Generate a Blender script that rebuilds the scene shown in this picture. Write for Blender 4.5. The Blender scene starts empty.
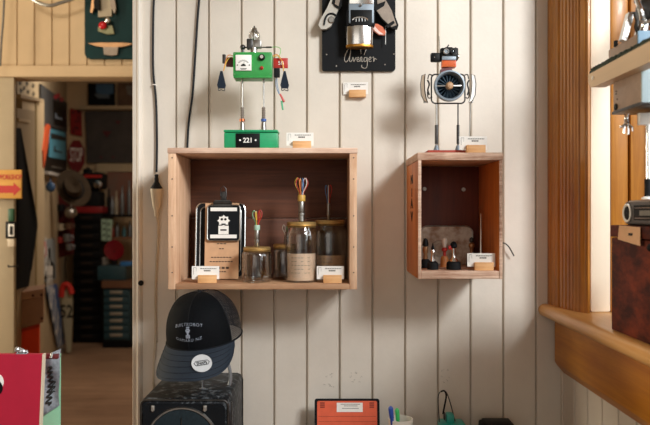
import bpy, bmesh, math, random
from mathutils import Vector, Matrix, Euler
random.seed(7)
SC = bpy.context.scene
COL = SC.collection
PI = math.pi
F = 697.0; CZ = 1.5

# ------------------------------------------------------------------ camera
cd = bpy.data.cameras.new('camera'); cam = bpy.data.objects.new('camera', cd); COL.objects.link(cam)
cam.location = (0, 0, CZ); cam.rotation_euler = (PI/2, 0, 0)
cd.sensor_width = 36; cd.lens = F/650*36; cd.clip_start = 0.05
cd.dof.use_dof = True; cd.dof.focus_distance = 1.74; cd.dof.aperture_fstop = 4.0
SC.camera = cam
# ------------------------------------------------------------------ world
w = bpy.data.worlds.new('world'); SC.world = w; w.use_nodes = True
bg = w.node_tree.nodes['Background']; bg.inputs[0].default_value = (0.97, 0.96, 0.95, 1); bg.inputs[1].default_value = 0.38

def area(name, loc, target, sx, sy, power, col=(1, 1, 1)):
    l = bpy.data.lights.new(name, 'AREA'); l.shape = 'RECTANGLE'; l.size = sx; l.size_y = sy
    l.energy = power; l.color = col
    o = bpy.data.objects.new(name, l); COL.objects.link(o); o.location = loc
    o.rotation_euler = (Vector(target)-Vector(loc)).to_track_quat('-Z', 'Y').to_euler()
    return o
area('window_daylight', (1.82, -.87, 3.05), (0.33, 1.73, 1.85), .7, .7, 236, (0.97, 0.98, 1.0))
area('shopfront_daylight', (-1.0, -2.6, 2.0), (-0.1, 1.8, 1.5), 2.0, 1.6, 12, (1.0, 0.9, 0.78))
area('window_skylight', (1.35, .7, 2.0), (.4, 1.6, 1.35), 1.3, 1.0, 17, (0.97, 0.98, 1.0))
area('passage_window', (-2.95, 2.28, 1.75), (.63, 1.4, 1.42), .5, .8, 50, (1.0, 0.88, 0.68))
area('passage_fill', (-1.5, 2.3, 2.85), (-1.3, 3.5, 2.2), .3, .3, 7.5, (1.0, 0.87, 0.70))  # added warm fill to brighten the transom boards, stands for no known lamp
area('workshop_fill', (-1.3, 5.6, 2.85), (-1.8, 6.2, 0), 1.0, 0.6, 26, (1.0, 0.84, 0.68))  # added overhead fill that lifts the dim back room, no real fitting
SC.view_settings.view_transform = 'Standard'; SC.view_settings.look = 'None'
SC.view_settings.exposure = 0.04; SC.view_settings.gamma = 1.0; SC.view_settings.use_curve_mapping = False

# ------------------------------------------------------------------ helpers
def P(px, py, Y): return Vector(((px-325)/F*Y, Y, CZ+(212.5-py)/F*Y))
def V(*a): return Vector(a)

def srgb(c):
    if isinstance(c, str):
        c = [int(c[i:i+2], 16)/255 for i in (0, 2, 4)]
    return tuple((x/12.92 if x <= .04045 else ((x+.055)/1.055)**2.4) for x in c[:3]) + (1,)

MATS = {}
def mat(name, col, rough=.5, metal=0., var=0., scale=20., bump=0., stretch=(1, 1, 1), col2=None, coat=0., emit=0., detail=6, thr=None, bscale=None):
    m = bpy.data.materials.new(name); m.use_nodes = True; MATS[name] = m
    nt = m.node_tree; b = nt.nodes['Principled BSDF']
    b.inputs['Base Color'].default_value = srgb(col); b.inputs['Roughness'].default_value = rough
    if sum(srgb(col)[:3]) < .08: b.inputs['Specular IOR Level'].default_value = .18
    b.inputs['Metallic'].default_value = metal; b.inputs['Coat Weight'].default_value = coat
    if emit:
        b.inputs['Emission Color'].default_value = srgb(col); b.inputs['Emission Strength'].default_value = emit
    if var or col2 or bump:
        tc = nt.nodes.new('ShaderNodeTexCoord'); mp = nt.nodes.new('ShaderNodeMapping')
        mp.inputs['Scale'].default_value = stretch
        nt.links.new(tc.outputs['Object'], mp.inputs[0])
        n = nt.nodes.new('ShaderNodeTexNoise'); n.inputs['Scale'].default_value = scale; n.inputs['Detail'].default_value = detail
        n.inputs['Roughness'].default_value = .65
        nt.links.new(mp.outputs[0], n.inputs['Vector'])
        if var or col2:
            r = nt.nodes.new('ShaderNodeValToRGB')
            c = srgb(col)
            lo, hi = thr or (.35, .68)
            r.color_ramp.elements[0].position = lo; r.color_ramp.elements[1].position = hi
            if col2: c0, c1 = c, srgb(col2)
            else: c0 = tuple(x*(1-var) for x in c[:3])+(1,); c1 = tuple(min(1, x*(1+var)) for x in c[:3])+(1,)
            r.color_ramp.elements[0].color = c0; r.color_ramp.elements[1].color = c1
            nt.links.new(n.outputs['Fac'], r.inputs[0]); nt.links.new(r.outputs[0], b.inputs['Base Color'])
        if bump:
            bp = nt.nodes.new('ShaderNodeBump'); bp.inputs['Strength'].default_value = bump; bp.inputs['Distance'].default_value = .002
            src = n
            if bscale:
                src = nt.nodes.new('ShaderNodeTexNoise'); src.inputs['Scale'].default_value = bscale
                nt.links.new(mp.outputs[0], src.inputs['Vector'])
            nt.links.new(src.outputs['Fac'], bp.inputs['Height']); nt.links.new(bp.outputs[0], b.inputs['Normal'])
    return m

def wood(name, c1, c2, rough=.6, axis='X', scale=14, bump=.25, coat=0., knots=True):
    st = {'X': (.06, 1, 1), 'Y': (1, .06, 1), 'Z': (1, 1, .06)}[axis]
    m = bpy.data.materials.new(name); m.use_nodes = True; MATS[name] = m
    nt = m.node_tree; b = nt.nodes['Principled BSDF']; b.inputs['Roughness'].default_value = rough; b.inputs['Coat Weight'].default_value = coat
    N = nt.nodes.new; L = nt.links.new
    tc = N('ShaderNodeTexCoord'); mp = N('ShaderNodeMapping'); mp.inputs['Scale'].default_value = st
    L(tc.outputs['Object'], mp.inputs[0])
    n = N('ShaderNodeTexNoise'); n.inputs['Scale'].default_value = scale*5; n.inputs['Detail'].default_value = 8; n.inputs['Roughness'].default_value = .7
    n.inputs['Distortion'].default_value = .6
    L(mp.outputs[0], n.inputs['Vector'])
    n2 = N('ShaderNodeTexNoise'); n2.inputs['Scale'].default_value = scale*.5; n2.inputs['Detail'].default_value = 4
    L(tc.outputs['Object'], n2.inputs['Vector'])
    mx = N('ShaderNodeMath'); mx.operation = 'MULTIPLY_ADD'; mx.inputs[1].default_value = .6
    ml = N('ShaderNodeMath'); ml.operation = 'MULTIPLY'; ml.inputs[1].default_value = .4
    L(n2.outputs['Fac'], ml.inputs[0]); L(n.outputs['Fac'], mx.inputs[0]); L(ml.outputs[0], mx.inputs[2])
    r = N('ShaderNodeValToRGB'); r.color_ramp.elements[0].position = .36; r.color_ramp.elements[1].position = .64
    r.color_ramp.elements[0].color = srgb(c1); r.color_ramp.elements[1].color = srgb(c2)
    L(mx.outputs[0], r.inputs[0]); L(r.outputs[0], b.inputs['Base Color'])
    bp = N('ShaderNodeBump'); bp.inputs['Strength'].default_value = bump; bp.inputs['Distance'].default_value = .001
    L(n.outputs['Fac'], bp.inputs['Height']); L(bp.outputs[0], b.inputs['Normal'])
    return m

def glass(name, tint=(.93, .95, .93), gl=.12):
    m = bpy.data.materials.new(name); m.use_nodes = True; MATS[name] = m
    nt = m.node_tree; nt.nodes.remove(nt.nodes['Principled BSDF']); out = nt.nodes['Material Output']
    t = nt.nodes.new('ShaderNodeBsdfTransparent'); t.inputs[0].default_value = (*tint, 1)
    g = nt.nodes.new('ShaderNodeBsdfGlossy'); g.inputs['Roughness'].default_value = .06
    lw = nt.nodes.new('ShaderNodeLayerWeight'); lw.inputs[0].default_value = .45
    ma = nt.nodes.new('ShaderNodeMath'); ma.operation = 'MULTIPLY_ADD'; ma.inputs[1].default_value = .5; ma.inputs[2].default_value = gl*.4
    nt.links.new(lw.outputs['Facing'], ma.inputs[0])
    mx = nt.nodes.new('ShaderNodeMixShader')
    nt.links.new(ma.outputs[0], mx.inputs[0]); nt.links.new(t.outputs[0], mx.inputs[1]); nt.links.new(g.outputs[0], mx.inputs[2])
    nt.links.new(mx.outputs[0], out.inputs[0])
    return m

def tagit(o, label=None, cat=None, group=None, kind=None):
    if label: o['label'] = label
    if cat: o['category'] = cat
    if group: o['group'] = group
    if kind: o['kind'] = kind
    return o

ORG = {}
def thing(name, loc, label, cat, group=None):
    o = bpy.data.objects.new(name, None); o.empty_display_size = .02; COL.objects.link(o)
    o.location = loc; ORG[o.name] = Vector(loc)
    return tagit(o, label, cat, group)

def top_of(o):
    while o.parent: o = o.parent
    return o

class MB:
    def __init__(s): s.bm = bmesh.new(); s.mi = 0
    def _fin(s, geom_verts, M=None):
        if M is not None: bmesh.ops.transform(s.bm, matrix=M, verts=geom_verts)
        fs = set(f for v in geom_verts if v.is_valid for f in v.link_faces)
        for f in fs: f.material_index = s.mi
    def box(s, c, sz, bev=0., rot=None, seg=2):
        r = bmesh.ops.create_cube(s.bm, size=1)
        vs = r['verts']
        bmesh.ops.scale(s.bm, vec=Vector(sz), verts=vs)
        if bev:
            es = list({e for v in vs for e in v.link_edges})
            r2 = bmesh.ops.bevel(s.bm, geom=es, offset=min(bev, min(sz)*.49), segments=seg, affect='EDGES', profile=.5)
            vs = list({v for f in r2['faces'] for v in f.verts} | {v for v in vs if v.is_valid})
        M = Matrix.Translation(Vector(c))
        if rot is not None: M = M @ (rot.to_4x4() if isinstance(rot, Matrix) else Euler(rot).to_matrix().to_4x4())
        s._fin(vs, M); return s
    def bx(s, a, b, bev=0.):
        a = Vector(a); b = Vector(b)
        return s.box((a+b)/2, [abs(x) for x in (b-a)], bev)
    def cyl(s, p0, p1, r0, r1=None, n=20):
        p0 = Vector(p0); p1 = Vector(p1); r1 = r0 if r1 is None else r1
        d = p1-p0
        r = bmesh.ops.create_cone(s.bm, cap_ends=True, cap_tris=False, segments=n, radius1=r0, radius2=max(r1, 1e-5), depth=d.length)
        M = Matrix.Translation((p0+p1)/2) @ d.to_track_quat('Z', 'Y').to_matrix().to_4x4()
        s._fin(r['verts'], M); return s
    def ball(s, c, r, sc=(1, 1, 1), rot=None, n=20):
        q = bmesh.ops.create_uvsphere(s.bm, u_segments=n, v_segments=max(6, n//2), radius=r)
        M = Matrix.Translation(Vector(c))
        if rot is not None: M = M @ Euler(rot).to_matrix().to_4x4()
        M = M @ Matrix.Diagonal((*sc, 1))
        s._fin(q['verts'], M); return s
    def tube(s, pts, r, n=8, closed=False, smooth=0):
        pts = [Vector(p) for p in pts]
        if smooth: pts = catmull(pts, smooth, closed)
        m = len(pts); rings = []; up = None
        rr = r if isinstance(r, (list, tuple)) else None
        for i, p in enumerate(pts):
            if closed: t = pts[(i+1) % m]-pts[i-1]
            else: t = pts[min(i+1, m-1)]-pts[max(i-1, 0)]
            t.normalize()
            if up is None:
                up = Vector((0, 0, 1)) if abs(t.z) < .9 else Vector((1, 0, 0))
            a = up.cross(t)
            if a.length < 1e-6: a = Vector((1, 0, 0)).cross(t)
            a.normalize(); b = t.cross(a); up = b
            ra = (rr[0]+(rr[1]-rr[0])*i/(m-1)) if rr else r
            rings.append([s.bm.verts.new(p+(a*math.cos(2*PI*k/n)+b*math.sin(2*PI*k/n))*ra) for k in range(n)])
        vs = [v for q in rings for v in q]
        for i in range(m if closed else m-1):
            A = rings[i]; B = rings[(i+1) % m]
            for k in range(n): s.bm.faces.new((A[k], A[(k+1) % n], B[(k+1) % n], B[k]))
        if not closed:
            s.bm.faces.new(rings[0][::-1]); s.bm.faces.new(rings[-1])
        s._fin(vs); return s
    def lathe(s, prof, c, axis=(0, 0, 1), n=32, sx=1, sy=1, cap=True):
        M = Matrix.Translation(Vector(c)) @ Vector(axis).to_track_quat('Z', 'Y').to_matrix().to_4x4()
        rings = []
        for r, h in prof:
            rings.append([s.bm.verts.new((max(r, 1e-5)*math.cos(2*PI*k/n)*sx, max(r, 1e-5)*math.sin(2*PI*k/n)*sy, h)) for k in range(n)])
        for A, B in zip(rings, rings[1:]):
            for k in range(n): s.bm.faces.new((A[k], A[(k+1) % n], B[(k+1) % n], B[k]))
        if cap:
            if prof[0][0] > 1e-4: s.bm.faces.new(rings[0][::-1])
            if prof[-1][0] > 1e-4: s.bm.faces.new(rings[-1])
        s._fin([v for q in rings for v in q], M); return s
    def prism(s, pts, d):
        """pts: list of 3-D points in a plane, extruded by vector d"""
        d = Vector(d)
        a = [s.bm.verts.new(Vector(p)) for p in pts]; b = [s.bm.verts.new(Vector(p)+d) for p in pts]
        n = len(a)
        s.bm.faces.new(a); s.bm.faces.new(b[::-1])
        for i in range(n): s.bm.faces.new((a[i], b[i], b[(i+1) % n], a[(i+1) % n]))
        s._fin(a+b); return s
    def grid(s, fn, nu, nv, closed_u=False):
        g = [[s.bm.verts.new(fn(i/(nu if closed_u else nu-1), j/(nv-1))) for i in range(nu)] for j in range(nv)]
        for j in range(nv-1):
            for i in range(nu if closed_u else nu-1):
                s.bm.faces.new((g[j][i], g[j][(i+1) % nu], g[j+1][(i+1) % nu], g[j+1][i]))
        s._fin([v for q in g for v in q]); return s
    def build(s, name, mats, parent=None, ang=.6, solid=0., nosmooth=False):
        bm = s.bm
        if solid: bmesh.ops.solidify(bm, geom=bm.faces[:], thickness=solid)
        bmesh.ops.recalc_face_normals(bm, faces=bm.faces[:])
        for f in bm.faces: f.smooth = not nosmooth
        for e in bm.edges:
            e.smooth = (len(e.link_faces) == 2 and e.calc_face_angle(0) < ang)
        if parent is None:
            xs = [v.co for v in bm.verts]
            mn = Vector([min(v[i] for v in xs) for i in range(3)]); mx = Vector([max(v[i] for v in xs) for i in range(3)])
            org = Vector(((mn.x+mx.x)/2, (mn.y+mx.y)/2, mn.z))
        else: org = ORG[top_of(parent).name]
        bmesh.ops.translate(bm, verts=bm.verts[:], vec=-org)
        me = bpy.data.meshes.new(name); bm.to_mesh(me); bm.free()
        for m in (mats if isinstance(mats, (list, tuple)) else [mats]): me.materials.append(m)
        o = bpy.data.objects.new(name, me); COL.objects.link(o)
        if parent is None: o.location = org; ORG[o.name] = org
        else: o.parent = parent
        return o

def catmull(pts, k, closed=False):
    out = []; m = len(pts)
    rng = range(m) if closed else range(m-1)
    for i in rng:
        if closed: p0, p1, p2, p3 = pts[i-1], pts[i], pts[(i+1) % m], pts[(i+2) % m]
        else: p0, p1, p2, p3 = pts[max(i-1, 0)], pts[i], pts[i+1], pts[min(i+2, m-1)]
        for j in range(k):
            t = j/k
            out.append(.5*((2*p1)+(-p0+p2)*t+(2*p0-5*p1+4*p2-p3)*t*t+(-p0+3*p1-3*p2+p3)*t**3))
    if not closed: out.append(pts[-1])
    return out

def text_bm(txt, size, extrude=.0002, bold=0., spacing=1.):
    c = bpy.data.curves.new('lettering', 'FONT'); c.body = txt; c.size = size; c.extrude = extrude; c.offset = bold
    c.align_x = 'CENTER'; c.align_y = 'CENTER'; c.space_character = spacing; c.resolution_u = 3
    o = bpy.data.objects.new('lettering', c); COL.objects.link(o)
    bpy.context.view_layer.update()
    me = o.evaluated_get(bpy.context.evaluated_depsgraph_get()).to_mesh()
    mb = MB(); mb.bm.from_mesh(me)
    bpy.data.objects.remove(o); bpy.data.curves.remove(c)
    return mb

def text(txt, size, pos, m, parent, u=(1, 0, 0), v=(0, 0, 1), sx=1., name='lettering', bold=0., extrude=.0003, spacing=1.):
    mb = text_bm(txt, size, extrude, bold*size, spacing)
    u = Vector(u).normalized(); v = Vector(v).normalized(); n = u.cross(v)
    M = Matrix((( *(u*sx), 0), (*v, 0), (*n, 0), (0, 0, 0, 1))).transposed()
    M = Matrix.Translation(Vector(pos)) @ M
    bmesh.ops.transform(mb.bm, matrix=M, verts=mb.bm.verts[:])
    return mb.build(name, m, parent)

def rrect(cx, cz, w, h, r, k=5):
    pts = []
    for sx, sz, a0 in ((1, 1, 0), (-1, 1, 90), (-1, -1, 180), (1, -1, 270)):
        for i in range(k+1):
            a = math.radians(a0+90*i/k)
            pts.append((cx+sx*(w/2-r)+r*math.cos(a), cz+sz*(h/2-r)+r*math.sin(a)))
    return pts

def dup(root):
    r = root.copy(); COL.objects.link(r); ORG[r.name] = ORG[root.name].copy()
    for ch in list(root.children):
        c = ch.copy(); COL.objects.link(c); c.parent = r
        for g in ch.children:
            d = g.copy(); COL.objects.link(d); d.parent = c
    return r

# ------------------------------------------------------------------ materials
M_wall = mat('painted_boards', 'dbd2c4', .5, var=.05, scale=6, bump=.12, bscale=120)
M_cream = mat('cream_paint', 'b2a184', .55, var=.05, scale=5)
M_tan = mat('tan_boards', 'cbb08a', .6, var=.07, scale=3)
M_creamjamb = mat('cream_jamb', 'f1e2cb', .4, var=.03, scale=6)
M_orange = wood('varnished_timber', '93560f', 'c4852f', .4, 'Z', 10, .1, .1)
M_orangeY = wood('varnished_timber_sill', 'a8620f', 'cf8a26', .42, 'Y', 10, .1, .1)
M_sill = wood('sill_timber', 'cf9448', 'e8b674', .35, 'Y', 10, .1, .2)
M_floor = wood('floor_planks', '7f614b', 'b39073', .5, 'X', 4, .2, .1)
M_dark = mat('dark_back_wall', '4a413a', .8, var=.1, scale=3)
M_ceil = mat('ceiling_paint', 'c9c0b2', .8, var=.03)
M_white = mat('white_paper', 'f0ede6', .6, var=.03, scale=60)
M_ink = mat('ink', '2b2a28', .7, var=.2)
M_greyink = mat('grey_ink', '77736c', .7, var=.2)
M_black = mat('black_paint', '0b0c0d', .5, var=.2)
M_rubber = mat('black_rubber', '1b1e22', .55, var=.15)
M_blackm = mat('black_matte', '17181a', .7, var=.2)
M_chrome = mat('chrome', 'd8d8d6', .18, 1., var=.06, scale=40)
M_steel = mat('brushed_steel', 'a3a19c', .35, 1., var=.15, scale=50)
M_dsteel = mat('dark_steel', '4c4b4a', .4, 1., var=.3, scale=60)
M_brass = mat('brass_lid', 'cfae70', .35, .7, var=.2, scale=50)
M_copper = mat('copper', 'b06a48', .35, 1., var=.2, scale=50)
M_kraft = mat('kraft_card', 'cfa37c', .75, var=.07, scale=40)
M_block = wood('pine_block', 'd39a62', 'e9b981', .6, 'X', 60, .15)
M_glass = glass('jar_glass', (.975, .985, .975), .1)
M_pane = glass('window_glass', (.97, .98, .98), .05)

# ------------------------------------------------------------------ setting
def board_wall(name, x0, x1, z0, z1, Y, first, pitch, m, thick=.09, axis='X', gw=.0042, gd=.009, bead=.002, sgn=1):
    """tongue-and-groove boards; profile runs along x (or y) and is extruded in z"""
    prof = [(x0, 0)]
    g = first
    while g < x0+.004: g += pitch
    while g < x1-.004:
        prof += [(g-gw*.6, 0), (g-gw*.35, gd), (g+gw*.35, gd), (g+gw*.6, -.0002), (g+gw*.6+bead*.5, -.0012), (g+gw*.6+bead, -.0014), (g+gw*.6+bead*1.4, .0008), (g+gw*.6+bead*2, 0)]
        g += pitch
    prof += [(x1, 0), (x1, thick), (x0, thick)]
    if axis == 'X': pts = [(a, Y+sgn*d, z0) for a, d in prof]
    else: pts = [(Y+sgn*d, a, z0) for a, d in prof]
    o = MB().prism(pts, (0, 0, z1-z0)).build(name, m, ang=.3)
    o['kind'] = 'structure'; return o

WY = 1.88
board_wall('wall_back', -.492, .635, 0, 2.9, WY, (143.3-325)/F*WY, 32.7/F*WY, M_wall)
# transom wall beyond, with wide opening
board_wall('wall_far', -3.2, .9, 2.23, 2.9, 3.5, (16.8-325)/F*3.5, 17.5/F*3.5, M_tan)
def struct(name, mb, m, **k):
    o = mb.build(name, m, **k); o['kind'] = 'structure'; return o
struct('trim_1', MB().bx((-3.2, 3.47, 2.176), (.9, 3.6, 2.232), .003), M_tan)
struct('trim_2', MB().bx((-1.70, 3.48, 0), (-1.553, 3.505, 2.176), .004), M_cream)
struct('wall_left', MB().bx((-3.2, -3.0, 0), (-3.1, 3.6, 2.9)).bx((-3.2, 3.5, 0), (-1.70, 3.6, 2.176)), M_cream)
# corner bead at the end of the main wall
struct('trim_3', MB().bx((-.518, 1.872, 0), (-.492, 1.97, 2.9), .004).cyl((-.500, 1.873, 0), (-.500, 1.873, 2.9), .006), M_wall)
struct('floor', MB().bx((-4.2, -3.2, -.1), (2.2, 9.2, 0)), M_floor)
struct('ceiling', MB().bx((-4.2, -3.2, 2.9), (.86, 3.6, 3.0)).bx((-4.2, 3.6, 3.4), (1.5, 9.2, 3.5)).bx((-4.2, 3.55, 3.0), (1.5, 3.6, 3.4)), M_ceil)
# window wall (right) with opening y -0.3..1.71, z above sill
WX = .635
board_wall('wall_right', -3.0, 1.88, 0, 1.222, WX, -2.98, .088, M_wall, .22, 'Y')
struct('wall_front', MB().bx((WX, -3.0, 1.222), (WX+.22, -.45, 2.9)).bx((WX, -.45, 2.78), (WX+.22, 1.88, 2.9)).bx((WX+.0, 1.775, 1.2545), (WX+.22, 1.97, 2.78)), M_wall)
# window: jambs, glass, sash
wnd = MB().bx((.652, 1.712, 1.2545), (.703, 1.80, 2.78), .006)
wj = wnd.build('window_1', M_creamjamb); wj['kind'] = 'structure'
MB().bx((.701, 1.709, 1.2545), (.7445, 1.80, 2.78), .005).build('jamb_lining', M_orange, wj)
MB().bx((.7475, 1.705, 1.2545), (.86, 1.80, 2.78), .003).build('sash_box', M_orange, wj)
MB().bx((.645, -.45, 2.74), (.86, 1.80, 2.78), .003).bx((.645, -.45, 1.2545), (.86, -.41, 2.74), .003).build('head_lining', M_orange, wj)
sf = MB()
for y0, y1 in ((1.66, 1.705), (.62, .66), (-.41, -.37)): sf.bx((.80, y0, 1.2545), (.835, y1, 2.74), .003)
for z0 in (1.2545, 1.98, 2.69): sf.bx((.802, -.37, z0), (.833, 1.66, z0+.05), .003)
sf.build('sash', M_orange, wj)
MB().bx((.815, -.37, 1.30), (.819, 1.66, 2.69)).build('pane', M_pane, wj)
# fluted casing
pr = [(.636, 1.879)]
N = 200
grv = [(550.5, 1.2, .004), (554.5, .8, .002), (558.7, 1.4, .006), (562.5, .7, .0025), (566, .9, .004), (569.5, .7, .003), (572.8, .8, .005), (576, .7, .003), (579, 1.3, .012), (585.5, .9, .004)]
for i in range(N+1):
    px = 547+41*i/N; t = i/N
    X = .600+.040*t**1.6
    for gx, gw, gd in grv:
        d = abs(px-gx)/gw
        if d < 1: X += gd*(.5+.5*math.cos(PI*d))
    pr.append((X, min(1.879, (.600+.040*t**1.6)*F/(px-325))))
pr += [(.6445, pr[-1][1]), (.6445, 1.775), (.636, 1.775)]
struct('trim_4', MB().prism([(a, b, 1.2545) for a, b in pr], (0, 0, 1.6)), M_orange, ang=.5)
# sill and apron
sp = []
for i in range(9):
    a = PI/2+PI*i/8
    sp.append((.592+.017*math.cos(a), 1.2375+.017*math.sin(a)))
sp = [(.88, 1.2545)]+sp+[(.88, 1.2205)]
struct('trim_5', MB().prism([(a, 1.8795, b) for a, b in sp], (0, -2.35, 0)), M_sill)
ap = [(.6345, 1.2200), (.612, 1.2200), (.612, 1.104), (.616, 1.097), (.6345, 1.074)]
struct('trim_6', MB().prism([(a, 1.856, b) for a, b in ap], (0, -2.3, 0)), M_orangeY)

# ---- back room shell
struct('wall_side', MB().prism([(-1.78, 3.605, 0), (-1.862, 4.2, 0), (-3.187, 8.597, 0), (-3.35, 8.597, 0), (-2.1, 3.605, 0)], (0, 0, 3.4)), M_cream)
struct('wall_end', MB().bx((-3.4, 8.6, 0), (1.5, 8.75, 3.4)), M_tan)
struct('wall_corner', MB().bx((1.4, 3.6, 0), (1.5, 8.6, 3.4)).bx((.73, 1.98, 0), (.85, 3.5, 2.9)), M_cream)
LN = Vector((4.3, 1.296, 0)).normalized()
def L(px, py, off=.0):
    k = (px-325)/F; a = Vector((-1.862, 4.2, 0))+LN*off; Y = a.dot(LN)/(k*LN.x+LN.y)
    return Vector((k*Y, Y, CZ+(212.5-py)/F*Y))
LN_ = LN      # out of the slanted wall, into the room

# ------------------------------------------------------------------ crates
M_cr_out = wood('crate_raw_edge', 'bd957c', 'ecd0b8', .75, 'X', 22, .7)
M_cr_outz = wood('crate_raw_side', 'ba8a66', 'e8c4a2', .75, 'Z', 14, .5)
M_cr_in = wood('crate_inner_stained_shaded', '4a2819', '75452d', .6, 'X', 9, .3)  # brown stain, darkened further so the colour carries the crate's inner shade
M_cr_base = wood('crate_base_board', '8f6547', 'c59a74', .7, 'X', 10, .3)
M_cr2_in = wood('small_crate_inner_shaded', '43190e', '6e2f1a', .5, 'Z', 9, .3)  # reddish brown with the shade inside the small crate mixed into it
M_cr2_side = wood('small_crate_side', 'b8601c', 'e8934a', .5, 'Z', 8, .2)
M_cr2_front = wood('small_crate_raw_edge', '9f7056', 'f0d2b8', .75, 'X', 26, 1.)
def crate(x0, x1, z0, z1, yf, ts, tt, tb, mats, label, nb, stamp=None):
    c = thing('wooden_crate', ((x0+x1)/2, (yf+WY)/2, z0), label, 'crate')
    yb = WY-.0015
    for a, b in ((x0, x0+ts), (x1-ts, x1)):
        sp_ = MB().bx((a, yf+.001, z0+tb*.0), (b, yb, z1-tt-.0003), .0012).build('side_panel', mats['side'], c)
        for zz in (.12, .3, .52, .78, .93):
            z = z0+(z1-z0)*zz
            if z < z1-tt: MB().cyl(((a+b)/2+.001, yf-.0002, z), ((a+b)/2+.001, yf+.003, z), .0016, n=8).build('nail', M_dsteel, sp_)
    MB().bx((x0-.0015, yf-.001, z1-tt), (x1+.0015, yb, z1), .0015).build('top_panel', mats['front'], c)
    MB().bx((x0+ts+.0002, yf, z0), (x1-ts-.0002, yb, z0+tb), .0015).build('base_panel', mats['base'], c)
    zz = z0+tb; H = z1-tt-zz
    for i in range(nb):
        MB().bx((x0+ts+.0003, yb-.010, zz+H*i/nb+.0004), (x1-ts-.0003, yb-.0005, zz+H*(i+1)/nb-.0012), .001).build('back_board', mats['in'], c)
    return c
YC = 1.68
bx0, bx1 = (168-325)/F*YC, (357-325)/F*YC
bz1, bz0 = CZ+64.7/F*YC, CZ-77/F*YC
tb_b = 5.6/F*YC
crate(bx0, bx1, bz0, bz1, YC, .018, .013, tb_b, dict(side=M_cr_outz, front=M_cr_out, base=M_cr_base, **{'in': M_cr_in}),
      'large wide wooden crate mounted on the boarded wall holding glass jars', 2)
YS = 1.65
sx0, sx1 = (418-325)/F*YS, (502.5-325)/F*YS
sz1, sz0 = CZ+60/F*YS, CZ-66.5/F*YS
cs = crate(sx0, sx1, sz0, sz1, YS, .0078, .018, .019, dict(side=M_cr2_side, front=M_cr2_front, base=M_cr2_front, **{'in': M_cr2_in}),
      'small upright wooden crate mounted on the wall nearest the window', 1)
FB = bz0+tb_b          # floor of big crate
FS = sz0+.019          # floor of small crate
TB, TS = bz1, sz1      # tops
bb = [c for c in cs.children if c.name.startswith('side_panel')]
# light raw edge strips on the front of the small crate's sides
for a in (sx0+.0039, sx1-.0039):
    MB().bx((a-.0038, YS-.0012, sz0+.0), (a+.0038, YS+.0012, sz1-.0185), .0006).build('edge_strip', M_cr2_front, cs)
for p in ((424.5, 189), (463.5, 189.5)):
    q = P(p[0], p[1], 1.868); MB().cyl(q, q+V(0, -.004, 0), .0055, .005).cyl(q+V(0, -.003, 0), q+V(0, -.006, 0), .002).build('bolt_washer', M_steel, cs)
# stencilled letters on the left outer side
for ch, py, sc in (('N', 180, 1.1), ('I', 193, 1.), ('A', 204, 1.2), ('V', 217, 1.2)):
    z = CZ+(212.5-py)/F*1.76
    text(ch, .028*sc, (sx0-.0004, 1.765, z), M_ink, cs, u=(0, -1, 0), v=(0, 0, 1), bold=.03, sx=1.9)
# top strip moulding visible inside the big crate
# ------------------------------------------------------------------ price card holders
def card_holder(base, label, w=.045, h=.019, cw=.067, ch=.032, off=-.005, group=None):
    t = thing('price_card_holder', base, label, 'price card', group)
    b = Vector(base)
    bk = MB().bx(b+V(-w/2, -.009, 0), b+V(w/2, .009, h), .0008).build('block', M_block, t)
    tilt = .0
    c = MB().bx(b+V(off-cw/2, .0015, h*.45), b+V(off+cw/2, .0022, h*.45+ch), 0)
    bm = c.build('card', M_white, t)
    pr_ = MB()
    z0 = b.z+h*.45
    pr_.bx(V(b.x+off-cw/2+.004, b.y+.0009, z0+ch*.35), V(b.x+off-cw/2+.0046, b.y+.0015, z0+ch*.9))
    pr_.bx(V(b.x+off-cw/2+.004, b.y+.0009, z0+ch*.88), V(b.x+off-cw/2+.011, b.y+.0015, z0+ch*.9))
    pr_.bx(V(b.x+off-cw/2+.0105, b.y+.0009, z0+ch*.6), V(b.x+off-cw/2+.011, b.y+.0015, z0+ch*.9))
    rnd = random.Random(int(b.x*1e4))
    x = b.x+off-.013
    for k in range(9):
        L_ = rnd.uniform(.002, .005); pr_.bx((x, b.y+.0009, z0+ch*.78), (x+L_, b.y+.0015, z0+ch*.84)); x += L_+.001
    x = b.x+off-.004
    for k in range(4):
        L_ = rnd.uniform(.002, .004); pr_.bx((x, b.y+.0009, z0+ch*.6), (x+L_, b.y+.0015, z0+ch*.7)); x += L_+.0006
    pr_.build('print', M_greyink, bm)
    return t
c0 = card_holder((P(302, 0, 1.715).x, 1.715, TB+.0003), 'white price card in wood block right of the green robot on the large crate', group='price cards in wood blocks')
def put_card(px, Y, z, label, rz=0):
    t = dup(c0); t.location = (P(px, 0, Y).x, Y, z); t['label'] = label; t.rotation_euler.z = rz; return t
put_card(475.5, 1.672, TS+.0003, 'white price card in wood block on top of the small crate beside the round-bodied robot')
put_card(207.5, 1.705, FB+.0003, 'white price card in wood block in front of the rounded tray and clipboard')
put_card(332.5, 1.705, FB+.0003, 'white price card in wood block before the dark jar, right end inside large crate')
put_card(483.5, 1.668, FS+.0003, 'white price card in wood block inside the small crate by a white spike')
put_card(357.5, 1.8705, CZ+(212.5-97.3)/F*1.87, 'white price card in wood block fixed to the wall under the black lettered board', -.08)

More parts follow.
